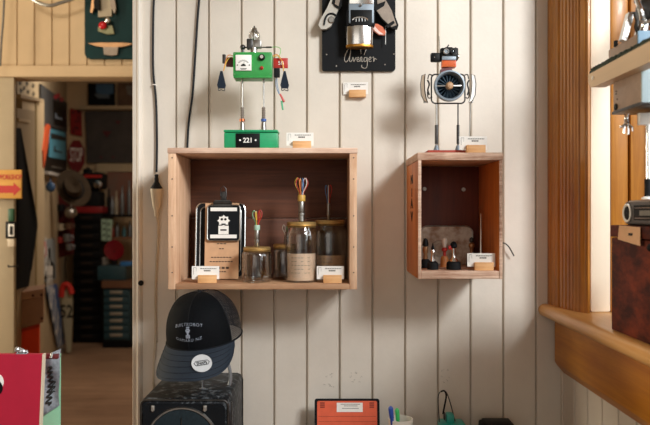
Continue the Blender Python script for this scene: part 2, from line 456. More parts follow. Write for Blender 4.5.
# ------------------------------------------------------------------ jars
def jar(px, Y, z, r, h, lidh, label, content=None, cont_h=.5, dark=False, name='glass_jar'):
    x = P(px, 0, Y).x
    t = thing(name, (x, Y, z), label, 'jar', 'glass jars in the large crate')
    n = r*.80
    pr_ = [(r*.55, .003), (r*.9, .0), (r*.98, .004), (r, .010), (r, h*.78), (r*.97, h*.84), (n, h*.92), (n, h)]
    inn = [(max(a-.0025, .001), b+.003 if b < .02 else b) for a, b in reversed(pr_)]
    MB().lathe(pr_+inn, (x, Y, z), n=40, cap=False).build('glass_body', MATS['jar_glass'], t)
    lr = n+.003
    ld = MB().lathe([(0, h-.0002), (lr, h-lidh*.55), (lr+.001, h-lidh*.45), (lr, h-lidh*.3), (lr+.0012, h-lidh*.15), (lr, h+.0005), (lr*.93, h+.002), (lr*.9, h+.0012), (0, h+.0012)][1:], (x, Y, z), n=40).build('lid', M_brass, t)
    rg = MB()
    for k in range(1, 3): rg.lathe([(lr-.001, h-lidh-.001+.003*k), (lr+.0015, h-lidh+.003*k), (lr-.001, h-lidh+.001+.003*k)], (x, Y, z), n=36, cap=False)
    rg.build('screw_band', M_brass, ld)
    if content:
        ccm = MB(); sec = 24
        for i in range(sec):
            q0, q1 = PI*(1.08+.84*i/sec), PI*(1.08+.84*(i+1)/sec)
            ccm.prism([V(x+rr_*math.cos(q), Y+rr_*math.sin(q), z+.005) for rr_, q in ((r-.005, q0), (r-.005, q1), (r-.0058, q1), (r-.0058, q0))], (0, 0, h*cont_h))
        bmesh.ops.remove_doubles(ccm.bm, verts=ccm.bm.verts[:], dist=1e-6)
        ins = [f for f in ccm.bm.faces if all(len(e.link_faces) > 2 for e in f.edges if abs((e.verts[0].co-e.verts[1].co).z) > 1e-5) and abs(f.normal.z) < .1 and f.calc_area() < h*cont_h*.00085]
        bmesh.ops.delete(ccm.bm, geom=ins, context='FACES_ONLY')
        cc = ccm.build('card_insert', content, t)
        pm = MB()
        rnd = random.Random(int(px))
        for row in range(5):
            for k in range(6):
                if rnd.random() < .25: continue
                a = PI*(1.28+.44*k/6); a2 = a+PI*.05
                zz = z+.005+h*cont_h*(.85-.14*row)
                pts = [V(x+(r-.0042)*math.cos(q), Y+(r-.0042)*math.sin(q), zz) for q in (a, (a+a2)/2, a2)]
                pm.tube(pts, .0005, 4)
        pm.build('print', M_greyink, cc)
    return t, x, z+h+.0015
M_wires = [mat('wire_'+n, c, .4, var=.1) for n, c in (('red', 'b8322a'), ('orange', 'd9853a'), ('blue', '4a78a8'), ('white', 'ddd6c8'), ('green', '4e8a5c'), ('yellow', 'd8b548'))]
def connector(t, x, Y, z, hh, r, wires, wl, band=None, bandcol=None):
    MB().lathe([(r*.8, 0), (r, .002), (r, hh*.3), (r*1.12, hh*.32), (r*1.12, hh*.42), (r*.9, hh*.45), (r, hh*.5), (r, hh*.95), (r*.85, hh)], (x, Y, z), n=16).build('plug_shell', M_steel, t)
    if bandcol: MB().lathe([(r*1.2, hh*.95), (r*1.25, hh*.97), (r*1.25, hh*1.2), (r*1.1, hh*1.24)], (x, Y, z), n=16).build('tape_band', bandcol, t)
    top = V(x, Y, z+hh*(1.15 if bandcol else .95))
    rnd = random.Random(int(x*1e5)+3)
    for i in range(wires):
        a = 2*PI*i/wires; d = V(math.cos(a), math.sin(a)*.7, 0)
        s1 = r*(.5+rnd.random()*.2)
        MB().tube([top+d*s1-V(0, 0, .004), top+d*s1*1.3+V(0, 0, wl*.25), top+d*(r*1.9)+V(0, 0, wl*.62), top+d*(r*2.0)+V(0, 0, wl*(.8+.1*rnd.random())), top+d*(r*1.2)+V(0, 0, wl*(.93+.1*rnd.random())), top+d*(r*.6)+V(0, 0, wl*.75), top+d*(r*.5)+V(0, 0, wl*.4)], .0011, 6, smooth=4).build('wire', M_wires[i % 6], t)
M_card = mat('pink_kraft', 'ecccb2', .7, var=.06, scale=30)
M_mint = mat('mint_tape', 'a9c9b4', .5, var=.1)
M_gold_t = mat('gold_tape', 'c9a04a', .45, var=.1)
s_ = lambda n, Y: n/F*Y
t, x, z = jar(257, 1.735, FB+.0003, s_(15.2, 1.735), s_(34, 1.735), .012, 'small round glass jar with gold lid, in front of the rounded tray', M_kraft, .0)
connector(t, x, 1.735, z, .044, .006, 7, .040, bandcol=M_mint)
t, x, z = jar(284.5, 1.81, FB+.0003, s_(12.5, 1.81), s_(34, 1.81), .012, 'half-hidden glass jar with gold lid behind and left of the tallest jar')
connector(t, x+.005, 1.81, z, .022, .006, 5, .028)
t, x, z = jar(301.5, 1.735, FB+.0003, s_(16.5, 1.735), s_(59, 1.735), .014, 'tall clear glass jar with card insert and wire-topped plug, nearest the front', M_card, .45)
connector(t, x, 1.735, z, .054, .0078, 10, .046, bandcol=M_gold_t)
t, x, z = jar(330, 1.81, FB+.0003, s_(17, 1.81), s_(58, 1.81), .014, 'tall shadowed glass jar in the right back corner of the large crate', M_kraft, .38)
connector(t, x-.004, 1.81, z, .044, .004, 4, .05)

# ------------------------------------------------------------------ tray + clipboard
def ring_tube(pts, r, name, m, parent, smooth=0): return MB().tube(pts, r, 8, closed=True).build(name, m, parent)
M_navy = mat('navy_enamel', '080d12', .5, var=.1)
def leaning(px0, px1, py0, py1, Yb, lean):
    """frame: (u,v) in 0..1 across / up a leaning panel standing on floor z"""
    zb = CZ+(212.5-py1)/F*Yb
    x0 = P(px0, 0, Yb).x; x1 = P(px1, 0, Yb).x
    H = (py1-py0)/F*Yb
    def f(u, v, d=0.):
        up = V(0, math.sin(lean), math.cos(lean)); n = V(0, -math.cos(lean), math.sin(lean))
        return V(x0+(x1-x0)*u, Yb, zb)+up*(H*v)+n*d
    return f, x1-x0, H
Yt = 1.805
zb_t = FB+.0005
f, Wd, Hd = leaning(194.5, 245.5, 202, 212.5+(CZ-zb_t)/Yt*F, Yt, .10)
t = thing('serving_tray', f(.5, 0), 'dark rounded metal tray with silver rim behind the clipboard in the large crate', 'tray')
def rr3(f, W, H, r, u0=0, u1=1, v0=0, v1=1, d=0., k=6):
    pts = rrect((u0+u1)/2*W, (v0+v1)/2*H, (u1-u0)*W, (v1-v0)*H, r, k)
    return [f(a/W, b/H, d) for a, b in pts]
nrm = f(0, 0, 1)-f(0, 0, 0)
MB().prism(rr3(f, Wd, Hd, .017, .02, .98, .01, .99), nrm*.003).build('tray_base', M_blackm, t)
MB().tube(rr3(f, Wd, Hd, .018, .02, .98, .02, .99, .004), .0026, 8, closed=True).build('rim', M_chrome, t)
MB().tube(rr3(f, Wd, Hd, .014, .1, .9, .07, .94, .004), .0015, 8, closed=True).build('inner_ridge', M_steel, t)
Yk = 1.785
f, Wd, Hd = leaning(204.5, 238.5, 203, 212.5+(CZ-zb_t)/Yk*F-5, Yk, .09)
t = thing('clipboard', f(.5, 0), 'kraft card clipboard with a bulldog clip and black emblem badge leaning on the tray', 'clipboard')
nrm = f(0, 0, 1)-f(0, 0, 0)
MB().prism([f(0, -.06), f(1, -.06), f(1, 1), f(0, 1)], nrm*.0025).build('kraft_board', M_kraft, t)
U = f(1, 0)-f(0, 0); U.normalize(); VV = (f(0, 1)-f(0, 0)).normalized()
bd = MB().prism(rr3(f, Wd, Hd, .008, .08, 1.04, .47, .97, .006), nrm*.004).build('badge', M_navy, t)
MB().tube(rr3(f, Wd, Hd, .008, .08, 1.04, .47, .97, .010), .0016, 6, closed=True).build('badge_rim', M_steel, bd)
def pf(cx, cy, w, h, d=.0105, th=.0008):
    return [f(cx-w/2, cy-h/2, d), f(cx+w/2, cy-h/2, d), f(cx+w/2, cy+h/2, d), f(cx-w/2, cy+h/2, d)]
em = MB()
em.prism(pf(.56, .91, .78, .05), nrm*.0006).prism(pf(.56, .53, .78, .05), nrm*.0006)
gear = []
for i in range(24):
    a = 2*PI*i/24; R = .0145 if i % 3 else .0185
    q = f(.56, .75, .0105)+U*math.cos(a)*R*.9+VV*math.sin(a)*R*.8; gear.append(q)
em.prism(gear, nrm*.0006).prism(pf(.56, .62, .3, .12), nrm*.0006)
em.build('badge_emblem', M_white, bd)
ey = MB()
for sgn in (-1, 1): ey.cyl(f(.56, .77, .0108)+U*sgn*.0045, f(.56, .77, .0122)+U*sgn*.0045, .0032, n=12)
ey.prism(pf(.56, .70, .12, .02, .0112), nrm*.0008).prism(pf(.56, .62, .18, .02, .0112), nrm*.0006)
ey.build('badge_face', M_navy, bd)
tx = MB(); rnd = random.Random(3)
for v, w_, k in ((.43, .3, 3), (.36, .16, 2), (.24, .62, 7), (.18, .7, 8), (.10, .5, 4), (.085, .5, 4), (.04, .3, 4)):
    for i in range(k):
        u0 = .5-w_/2+w_*i/k
        tx.prism(pf(u0+w_/k*.4, v, w_/k*.7, .012, .0026), nrm*.0004)
tx.build('print', M_ink, t)
cl = MB().prism([f(.22, .95, .004), f(.82, .95, .004), f(.74, 1.04, .004), f(.3, 1.04, .004)], nrm*.008)
cl.box(f(.54, 1.10, .006), (.016, .005, .024), .002)
cl.cyl(f(.25, 1.0, .012), f(.8, 1.0, .012), .0035, n=12)
cl.tube([f(.46, 1.1, .01), f(.46, 1.2, .012), f(.54, 1.24, .012), f(.62, 1.2, .012), f(.62, 1.1, .01)], .0013, 6)
cl.build('bulldog_clip', M_dsteel, t)

# ------------------------------------------------------------------ green robot
M_green = mat('green_enamel', '2f9444', .35, var=.15, scale=30, bump=.05)
M_green2 = mat('green_plastic', '1f9a63', .4, var=.1, scale=30)
M_sleeve = mat('ribbed_grey', '7f756b', .55, .2, var=.1)
M_red = mat('red_plastic', 'b3271f', .4, var=.1)
M_dred = mat('dark_red', '5e1c20', .5, var=.1)
Yg = 1.72
def G(px, py, d=0.): return P(px, py, Yg+d)
t = thing('robot_figure', G(252, 150.5), 'green meter-bodied robot standing on a green tin numbered 221', 'robot')
zt = TB+.0004
b0 = G(225.5, 150); b1 = G(278.5, 131)
bs = MB().bx((b0.x, Yg-.028, zt), (b1.x, Yg+.028, b1.z-.007), .003).build('base_tin', M_green2, t)
MB().bx((b0.x-.001, Yg-.0295, b1.z-.0065), (b1.x+.001, Yg+.0295, b1.z), .003).build('tin_lid', M_green2, bs)
MB().bx((G(237.3, 0).x, Yg-.0302, zt+.001), (G(261, 0).x, Yg-.0283, b1.z-.009), .0004).build('number_plate', M_black, bs)
text('• 221 •', .0165, V(G(249.2, 0).x, Yg-.0305, (zt+b1.z-.008)/2), M_white, bs, bold=.02, sx=.95)
for px, mring in ((242.3, M_copper), (263.6, mat('blue_ring', '2f56a0', .4))):
    lg = MB().cyl(G(px, 79), G(px, 107), .0024, n=12).build('leg', M_steel, t)
    MB().lathe([(.0045, 0), (.0048, .001)]+[(.0048-(.0008 if k % 2 else 0), .001+.0021*k) for k in range(1, 16)]+[(.004, .034)], G(px, 121), n=16).build('leg_sleeve', M_sleeve, lg)
    MB().cyl(G(px, 121.5), G(px, 119), .0068, n=20).build('ankle_ring', mring, lg)
    MB().lathe([(.0075, 0), (.0072, .006), (.0055, .02), (.0048, .022)], (G(px, 0).x, Yg, b1.z), n=20).build('boot', M_steel, lg)
a0 = G(234.3, 78.5); a1 = G(272.6, 54.2)
body = MB().bx((a0.x, Yg-.024, a0.z), (a1.x, Yg+.026, a1.z), .002).build('body', M_green, t)
MB().bx((a0.x+.001, Yg-.0245, a0.z-.003), (a1.x-.001, Yg+.025, a0.z+.001), .001).build('body_flange', M_green, body)
m0 = G(237, 72.8); m1 = G(252.6, 57.3)
sc_ = Yg-.024
mt = MB().bx((m0.x, sc_-.004, m0.z), (m1.x, sc_, m1.z), .001).build('meter', M_white, body)
mk = MB(); mc = (m0+m1)/2; mc.y = sc_-.0044
for i in range(13):
    a = math.radians(35+110*i/12)
    p = V(mc.x, mc.y, m0.z+.011); d = V(math.cos(a), 0, math.sin(a))
    mk.tube([p+d*.013, p+d*.0155], .0003, 4)
mk.tube([V(mc.x, mc.y, m0.z+.011)+V(math.cos(math.radians(a)), 0, math.sin(math.radians(a)))*.0125 for a in range(35, 146, 10)], .0003, 4)
mk.tube([V(mc.x, mc.y, m0.z+.012), V(mc.x+.002, mc.y, m0.z+.022)], .0003, 4)
mk.prism([V(mc.x+.006*math.cos(a*PI/8), mc.y, m0.z+.011+.005*math.sin(a*PI/8)) for a in range(9)], (0, -.0012, 0))
for sgn in (-1, 1): mk.cyl(V(mc.x+sgn*.0145, sc_-.0045, m0.z+.013), V(mc.x+sgn*.0145, sc_-.0055, m0.z+.013), .0015, n=8)
mk.bx((mc.x-.008, sc_-.0046, m0.z+.0045), (mc.x+.008, sc_-.004, m0.z+.0055)).bx((mc.x-.006, sc_-.0046, m0.z+.0025), (mc.x+.006, sc_-.004, m0.z+.0035))
mk.build('dial_markings', M_ink, mt)
k = G(262.8, 59.6); k.y = sc_
kn = MB().lathe([(.0078, 0), (.0076, .004), (.0065, .008), (.0058, .0085)], k, (0, -1, 0), n=24).build('knob', M_black, body)
MB().lathe([(.0045, .0085), (.0042, .0095)], k, (0, -1, 0), n=20).build('knob_cap', M_chrome, kn)
k = G(262.6, 70); k.y = sc_
MB().lathe([(.0045, 0), (.0045, .002), (.003, .003), (.003, .006), (.0022, .0072)], k, (0, -1, 0), n=16).build('button', M_red, body)
for px, py in ((236, 56), (271, 56), (236, 76), (271, 76)):
    k = G(px, py); k.y = sc_; MB().lathe([(.0012, 0), (.001, .001)], k, (0, -1, 0), n=8).build('screw', M_steel, body)
# head: neck, socket with two side terminals, glass valve and copper tip
hd = MB().cyl(G(253.8, 54.5), G(253.8, 47), .0085, n=20).cyl(G(253.8, 49.5), G(253.8, 48), .0105, n=20).build('head', M_chrome, t)
MB().bx(G(246.5, 48.5, -.010), G(253.5, 40.5, .010), .002).build('socket_dark', M_dsteel, hd)
MB().bx(G(253.5, 47.5, -.012), G(262, 41.5, .008), .002).build('socket_bright', M_steel, hd)
MB().cyl(G(240, 47.5), G(272, 47.2), .0016, n=10).cyl(G(266, 47.3), G(271, 47.2), .0022, n=10).build('terminal_bar', M_dsteel, hd)
MB().ball(G(242.8, 47.3), .0068, n=16).cyl(G(243, 53), G(243, 48), .003, n=10).build('ear_knob', M_dsteel, hd)
MB().lathe([(.008, 0), (.0135, .006), (.0145, .014), (.012, .022), (.007, .028), (.006, .033), (.0015, .036)], G(254.3, 41.5), n=28).build('glass_bulb', glass('bulb_glass', (.8, .8, .78), .5), hd)
MB().cyl(G(254.3, 41), G(254.3, 31), .004, .003).build('filament_post', M_steel, hd)
MB().lathe([(.007, 0), (.0075, .003), (.006, .008), (.0025, .01), (.002, .014), (.001, .016)], G(254.3, 32.3), n=20).build('antenna_cap', M_dsteel, hd)
# arms
for nm, pts, col in (('arm_wire', [(234.5, 58), (230, 57.5), (226.5, 62), (224, 70)], 5), ('arm_wire', [(233.5, 56), (228, 55.5), (225, 64), (223.5, 71)], 1),
                     ('arm_wire', [(273, 57), (278, 56), (282.5, 62), (283.8, 71)], 5), ('arm_wire', [(273, 56), (277, 54.6), (281.5, 60), (283.5, 71)], 1)):
    MB().tube([G(a, b, -.006) for a, b in pts], .0011, 6, smooth=5).build(nm, M_wires[col], t)
MB().tube([G(271, 47.2), G(277, 47), G(280.5, 49), G(280, 54), G(278, 58)], .0009, 6, smooth=5).build('ground_wire', mat('lime_wire', '6fc05a', .4), t)
MB().bx(G(226, 66.5, .0), G(234, 58, .008), .001).build('shoulder_block', M_dred, t)
MB().bx(G(222.3, 63, -.006), G(226, 55, .003), .001).build('shoulder_terminal', M_dsteel, t)
sb = MB().bx(G(273.2, 68, .0), G(288, 58.5, .006), .001).build('shoulder_block', M_red, t)
text('5B', .013, G(281, 63.2, -.0004), M_white, sb, bold=.0, sx=1.1)
M_clip = mat('navy_clip', '1d2733', .45, var=.1)
for px, sgn in ((221.3, -1), (284.6, 1)):
    hn = MB().prism([G(px-1, 71, -.004), G(px+1, 71, -.004), G(px+4.3, 85, -.004), G(px+3.4, 88, -.004), G(px-3.4, 88, -.004), G(px-4.3, 85, -.004)], (0, .008, 0)).build('hand_clip', M_clip, t)
    MB().tube([G(px-3, 88), G(px-2.6, 90.5), G(px+.3, 89.5)], .0011, 6, smooth=3).tube([G(px+3, 88), G(px+3.4, 90.8), G(px+.5, 90)], .0011, 6, smooth=3).build('clip_jaw', M_dsteel, hn)
MB().bx(G(274, 77, -.010), G(280, 69, .0), .001).build('relay_box', M_blackm, t)
MB().tube([G(277, 77), G(277.2, 84), G(279, 92), G(281, 97)], .0014, 6, smooth=4).build('hanging_wire', mat('pale_blue_wire', '8fa4b8', .5), t)
MB().tube([G(276, 77), G(276, 86), G(279, 94)], .0008, 6, smooth=4).build('hanging_wire', M_wires[2], t)
MB().tube([G(280, 94), G(284.2, 102)], [.0024, .0032], 10).build('wire_tip', mat('salmon_red', 'c4463c', .4), t)
MB().tube([G(281.5, 101), G(282.8, 110)], [.0026, .0022], 10).build('wire_tip', M_green2, t)

# ------------------------------------------------------------------ board robot above ("Avenger")
Yb_ = 1.866
M_bboard = mat('board_black', '090b0e', .55, var=.25, scale=14)
M_gold = mat('gold_rim', 'c08a3e', .35, 1., var=.1)
M_taupe = mat('taupe_plate', '8d8073', .5, .5, var=.15, scale=60)
M_bluegrey = mat('bluegrey_plate', '84909a', .45, .2, var=.1)
def A(px, py, d=0.): return P(px, py, Yb_+d)
bl, br, bbt = 322, 395.5, 70.5
Wb = s_(br-bl, Yb_); Hb = .36
cx_ = A((bl+br)/2, 0).x; zb_ = A(0, bbt).z
brd = MB().prism([(a, 1.868, b) for a, b in rrect(cx_, zb_+Hb/2, Wb, Hb, .007)], (0, .0115, 0)).build('wall_plaque', M_bboard)
tagit(brd, 'black rounded board hung on the wall with Avenger lettering under its robot', 'plaque')
for px, py in ((326.5, 54.5), (394, 54), (336.5, 66), (385, 64.5)):
    q = A(px, py); MB().lathe([(.0025, 0), (.002, .0015)], V(q.x, 1.868, q.z), (0, -1, 0), n=10).build('screw', M_chrome, brd)
# cursive lettering
strokes = [
 [(349, 48.5), (347, 51), (345, 56), (344.5, 60), (346, 62), (348, 60), (350, 55), (350.8, 49), (350, 55), (349.5, 60.5), (351, 61.5), (352.5, 59)],
 [(352.5, 59), (353, 57), (354, 61.5), (355.8, 57.5), (356.8, 58)],
 [(356.8, 60), (358.8, 59), (358.5, 57), (357, 58.5), (357.5, 61.5), (359.8, 60.5)],
 [(360, 61.8), (360.6, 57.5), (361.8, 57.2), (361.8, 61.5), (363, 61)],
 [(361, 54), (360.7, 48.5)], [(364, 55), (366.3, 49)],
 [(366.5, 57.5), (364.3, 57.8), (364.2, 61.3), (366.6, 60.5), (367, 57.2), (367.3, 64.5), (365.8, 68), (362.3, 67.5), (361.6, 65)],
 [(368.8, 60), (371, 58.5), (370.5, 56.8), (368.9, 58.5), (369.3, 61.5), (371.8, 60.8)],
 [(372.5, 57.5), (373.6, 57), (373.8, 61.8), (374.6, 58.5), (376.8, 59.5)]]
lt = MB()
M_letter = mat('silver_lettering', 'bcb4a7', .4, .3, var=.1)
for st in strokes: lt.tube([V(A(a, b).x, 1.8672, A(a, b).z) for a, b in st], .0009, 6, smooth=4)
lt.build('lettering', M_letter, brd)
t = thing('robot_figure', A(358.5, 46), 'silver cylinder-faced robot mounted on the black lettered board', 'robot')
MB().bx(A(348.8, 23, -.045), A(372.8, 3, -.0005), .002).build('torso', M_bluegrey, t)
MB().bx(A(349, 4, -.047), A(372.5, -22, -.0005), .002).build('upper_torso', M_chrome, t)
MB().lathe([(.0035, 0), (.003, .003), (.0012, .005)], A(360.8, 5.3, -.047), (0, -1, 0), n=14).build('button', M_steel, t)
MB().bx(A(350.5, 26, -.046), A(371, 14.5, -.002), .001).build('dark_band', M_black, t)
bk = MB().bx(A(346.5, 25.5, -.040), A(374, 14.6, -.0006), .002).build('neck_housing', M_blackm, t)
gr = MB()
gr.tube([A(352.5, 20, -.046), A(355, 18, -.048), (A(361, 17.3, -.049)), A(366, 18.3, -.048), A(368, 20.5, -.046)], .002, 8, smooth=4)
for px in (356, 359, 362, 365): gr.cyl(A(px, 18, -.048), A(px, 21.5, -.046), .0012, n=8)
gr.build('grille_teeth', M_chrome, t)
cyc = V(P(360.3, 0, 1.80).x, Yb_-.030, P(0, 45.6, 1.815).z); ch_ = P(0, 25, 1.815).z-cyc.z
hd = MB().lathe([(.0345, 0), (.0352, .002), (.0352, ch_), (.033, ch_+.001), (.001, ch_+.001)], cyc, n=48, sx=1.0, sy=.5).build('lower_cylinder', M_chrome, t)
MB().lathe([(.0355, -.001), (.0365, .0015), (.0360, .0055), (.034, .006)], cyc, n=48, sx=1.0, sy=.53).build('gold_rim', M_gold, hd)
for px, z0, z1 in ((345.5, 26, 38), (385.5, 26, 44.5)):
    MB().cyl(A(px, z1, -.012), A(px, z0, -.012), .0013, n=8).build('side_rod', M_dsteel if px < 350 else M_steel, t)
def plate(pts, m, d, th): return MB().prism([A(a, b, d) for a, b in pts], (0, th, 0))
ar = plate([(334, -8), (341, 0), (339, 8), (331, 26), (326, 29), (321, 29), (318.5, 25), (320, 20), (327, 8)], None, -.024, .014).build('arm', mat('silver_plate', 'c9c5bb', .3, .4, var=.1), t)
plate([(333.5, -6), (341.5, -2), (342, 5), (339.5, 9.5), (335, 7), (332, 3)], None, -.0265, .004).build('arm_joint', M_black, ar)
plate([(336, -4), (340, 0), (338.5, 6), (334.8, 4)], None, -.0285, .003).build('joint_plate', M_taupe, ar)
MB().tube([A(324, 25, -.026), A(325.2, 19, -.026), A(328, 14.5, -.026), A(332.5, 13.6, -.026), A(336, 15.5, -.026)], .0025, 8, smooth=4).build('slot_trim', M_navy, ar)
MB().lathe([(.0085, 0), (.009, .002), (.007, .004)], A(331.3, 20, -.024), (0, -1, 0), n=20).build('wheel', M_steel, ar)
ar = plate([(376, -8), (385, -4), (393, 10), (398.5, 25), (397.5, 28.5), (392, 28.5), (382, 20), (376, 11), (372.5, 4)], None, -.022, .014).build('arm', M_black, t)
plate([(377, -6), (384, -3), (391.5, 10), (396.5, 25), (391.5, 27), (382.5, 18.5), (376.8, 10.5), (384, 6), (385.5, 1), (377.5, 4)], None, -.0245, .003).build('arm_plate', M_taupe, ar)
plate([(385.5, 25.5), (393.5, 20.5), (394.8, 23), (388, 28)], None, -.0262, .002).build('slot_trim', M_black, ar)
plate([(367.5, 24.3), (372, 23.4), (378, 24), (383, 27), (385.8, 32), (384.5, 35.3), (379, 35), (374.5, 31.5)], None, -.016, .004).build('heart_tool', mat('salmon_enamel', 'd5714f', .4, var=.15, scale=60), t)
plate([(370, 23.8), (372.5, 23.5), (379, 31), (384, 34.5), (379.5, 34.5), (375, 31)], None, -.0175, .001).build('tool_highlight', mat('pale_pink', 'e8c9bd', .4), t)

# ------------------------------------------------------------------ small crate robot
Yr = 1.735
def R(px, py, d=0.): return P(px, py, Yr+d)
M_coil = mat('orange_coil', 'd8562b', .45, var=.15, scale=60)
M_bluedark = mat('blue_black_blades', '1f2c36', .3, .6, var=.2)
zr = TS+.0004
t = thing('robot_figure', V(R(447, 0).x, Yr, zr), 'round-bodied headlamp robot with orange coil neck on the small crate', 'robot')
MB().bx((R(425, 0).x, Yr-.050, zr), (R(468, 0).x, Yr+.03, zr+.0085), .001).build('foot_plate', mat('brick_red_plate', 'a8402e', .6, var=.15), t)
for px, mm in ((436.5, M_steel), (458, M_dsteel)):
    lg = MB().cyl((R(px, 0).x, Yr, zr+.008), R(px, 103), .0027 if px < 440 else .0018, n=12).build('leg', mm, t)
    MB().cyl(R(px, 144), R(px, 125), .0044 if px < 440 else .0036, n=14).build('leg_sleeve', M_dsteel, lg)
    MB().lathe([(.009, 0), (.0085, .003), (.005, .012), (.004, .016)], (R(px, 0).x, Yr, zr+.0085), n=20).build('foot', M_bluegrey, lg)
MB().cyl(V(R(470, 0).x, Yr+.02, zr), R(471, 100, .02), .0012, n=8).build('rear_rod', M_steel, t)
c = R(448.3, 87)
RR = .0385
hl = MB().lathe([(RR*.80, .016), (RR*.88, .0235), (RR*.97, .023), (RR, .018), (RR*.98, .006), (RR*.8, -.012), (RR*.45, -.02), (RR*.44, -.018), (RR*.74, -.01), (RR*.78, .004), (RR*.8, .016)], c, (0, -1, 0), n=48, cap=False).build('headlamp_ring', M_bluegrey, t)
MB().lathe([(RR*.79, .0), (RR*.5, -.006), (.001, -.008)], c, (0, -1, 0), n=40, cap=False).build('dark_bowl', M_bluedark, t)
bl_ = MB()
for i in range(18):
    a = 2*PI*i/18; d = V(math.cos(a), 0, math.sin(a)); e = V(-math.sin(a), 0, math.cos(a))
    p = c+V(0, -.006, 0)
    bl_.prism([p+d*.008-e*.001, p+d*.029-e*.001, p+d*.029+e*.0025+V(0, -.004, 0), p+d*.008+e*.001+V(0, -.002, 0)], (0, .0006, 0))
bl_.build('turbine_blades', mat('slate_blades', '42525e', .4, .3, var=.2), hl)
MB().box(c+V(0, -.016, 0), (RR*1.62, .002, .0035), .0005).build('cross_bar', M_steel, hl)
MB().lathe([(.0095, .010), (.0098, .014), (.0088, .022), (.006, .025), (.0005, .026)], c, (0, -1, 0), n=24).build('hub_knob', mat('tan_knob', 'b08a66', .5, var=.1), hl)
fr = MB().tube([V(a, Yr-.002, b) for a, b in rrect(R(448, 0).x, R(0, 89).z, s_(33.5, Yr), s_(29, Yr), .010)], .0019, 8, closed=True)
fr.build('body_frame', M_dsteel, t)
for sgn in (-1, 1):
    px = 448.3+sgn*24
    MB().tube([R(448.3+sgn*15, 76), R(448.3+sgn*19, 74.5), R(448.3+sgn*20.5, 79)], .0015, 6, smooth=4).build('arm_link', M_dsteel, t)
    MB().tube([R(448.3+sgn*16, 97), R(448.3+sgn*20, 98), R(448.3+sgn*21, 92)], .0015, 6, smooth=4).build('arm_link', M_dsteel, t)
    fp = [(23, 74), (26.5, 75.5), (27.8, 84), (27, 95), (24, 101), (20.5, 102.5), (22, 98), (23.5, 90), (23.8, 82)]
    MB().prism([R(448.3+sgn*a, b, -.005) for a, b in fp], (0, .009, 0)).build('arm', mat('arm_taupe' if sgn < 0 else 'arm_pale', '9c8a74' if sgn < 0 else 'e6e2da', .35, .3, var=.1), t)
    MB().tube([R(448.3+sgn*a, b, -.006) for a, b in fp], .0009, 5, closed=True).build('arm_outline', M_dsteel, t)
    MB().tube([R(448.3+sgn*21, 80, -.006), R(448.3+sgn*19, 84, -.006), R(448.3+sgn*20.5, 90, -.006), R(448.3+sgn*19, 95, -.006)], .0022, 6, smooth=4).build('arm_coil', M_dsteel, t)
for px in (424.5, 472): MB().cyl(R(px, 99.5), R(px, 103), .003).build('wrist_stud', M_steel, t)
nk = MB().bx(R(442.5, 67, -.012), R(454.5, 59.5, .012), .002).build('coil_neck', M_coil, t)
MB().prism([R(441, 69, -.010), R(452, 67, -.010), R(452, 72, -.010), R(441, 72, -.010)], (0, .02, 0)).build('coil_bracket', M_dred, t)
cw = MB()
for k_ in range(6): cw.tube([V(q.x, q.y, q.z) for q in (R(442, 60.3+k_*1.2, -.0125), R(455, 60.3+k_*1.2, -.0125))], .0009, 6)
cw.build('coil_winding', mat('orange_wire', 'e07a42', .4), nk)
hd = MB().bx(R(441, 60, -.014), R(456.5, 50, .012), .003).bx(R(445, 50.5, -.006), R(452, 48, .006), .002).build('head', M_black, t)
for px, r_ in ((445.9, .0066), (452.6, .0060)):
    q = R(px, 51.8, -.014)
    ln = MB().lathe([(r_, -.004), (r_, .006), (r_*.85, .0075), (r_*.7, .006), (r_*.7, .002)], q, (0, -1, 0), n=24, cap=False).build('eye_ring', mat('eye_ring_pale' if px < 450 else 'eye_ring_dark', 'c9c9c6' if px < 450 else '4a4d50', .4, .2), hd)
    MB().lathe([(r_*.7, .003), (r_*.4, .005), (.0002, .0055)], q, (0, -1, 0), n=20, cap=False).build('eye_lens', mat('eye_glass', '9aa4ac' if px < 450 else '2a3238', .1), ln)
MB().bx(R(442, 60, -.0155), R(456, 56.5, -.012), .001).build('jaw_plate', M_bluegrey, hd)
e_ = MB().bx(R(431, 61.5, -.008), R(440.5, 53.8, .006), .003).build('ear_block', M_black, hd)
MB().lathe([(.0015, 0), (.0012, .001)], R(434.6, 57.3, -.008), (0, -1, 0), n=8).build('ear_rivet', M_chrome, e_)
MB().lathe([(.006, 0), (.005, .006)], R(456.6, 56.5), (1, 0, 0), n=16).build('ear_knob', M_steel, hd)
MB().cyl(R(446, 49), R(448.5, 45.3), .0016).ball(R(448.5, 45.3), .002, n=8).cyl(R(440, 50), R(439, 36), .0006, n=6).cyl(R(455, 50.5), R(455.8, 47.5), .0018).build('antenna', M_dsteel, hd)

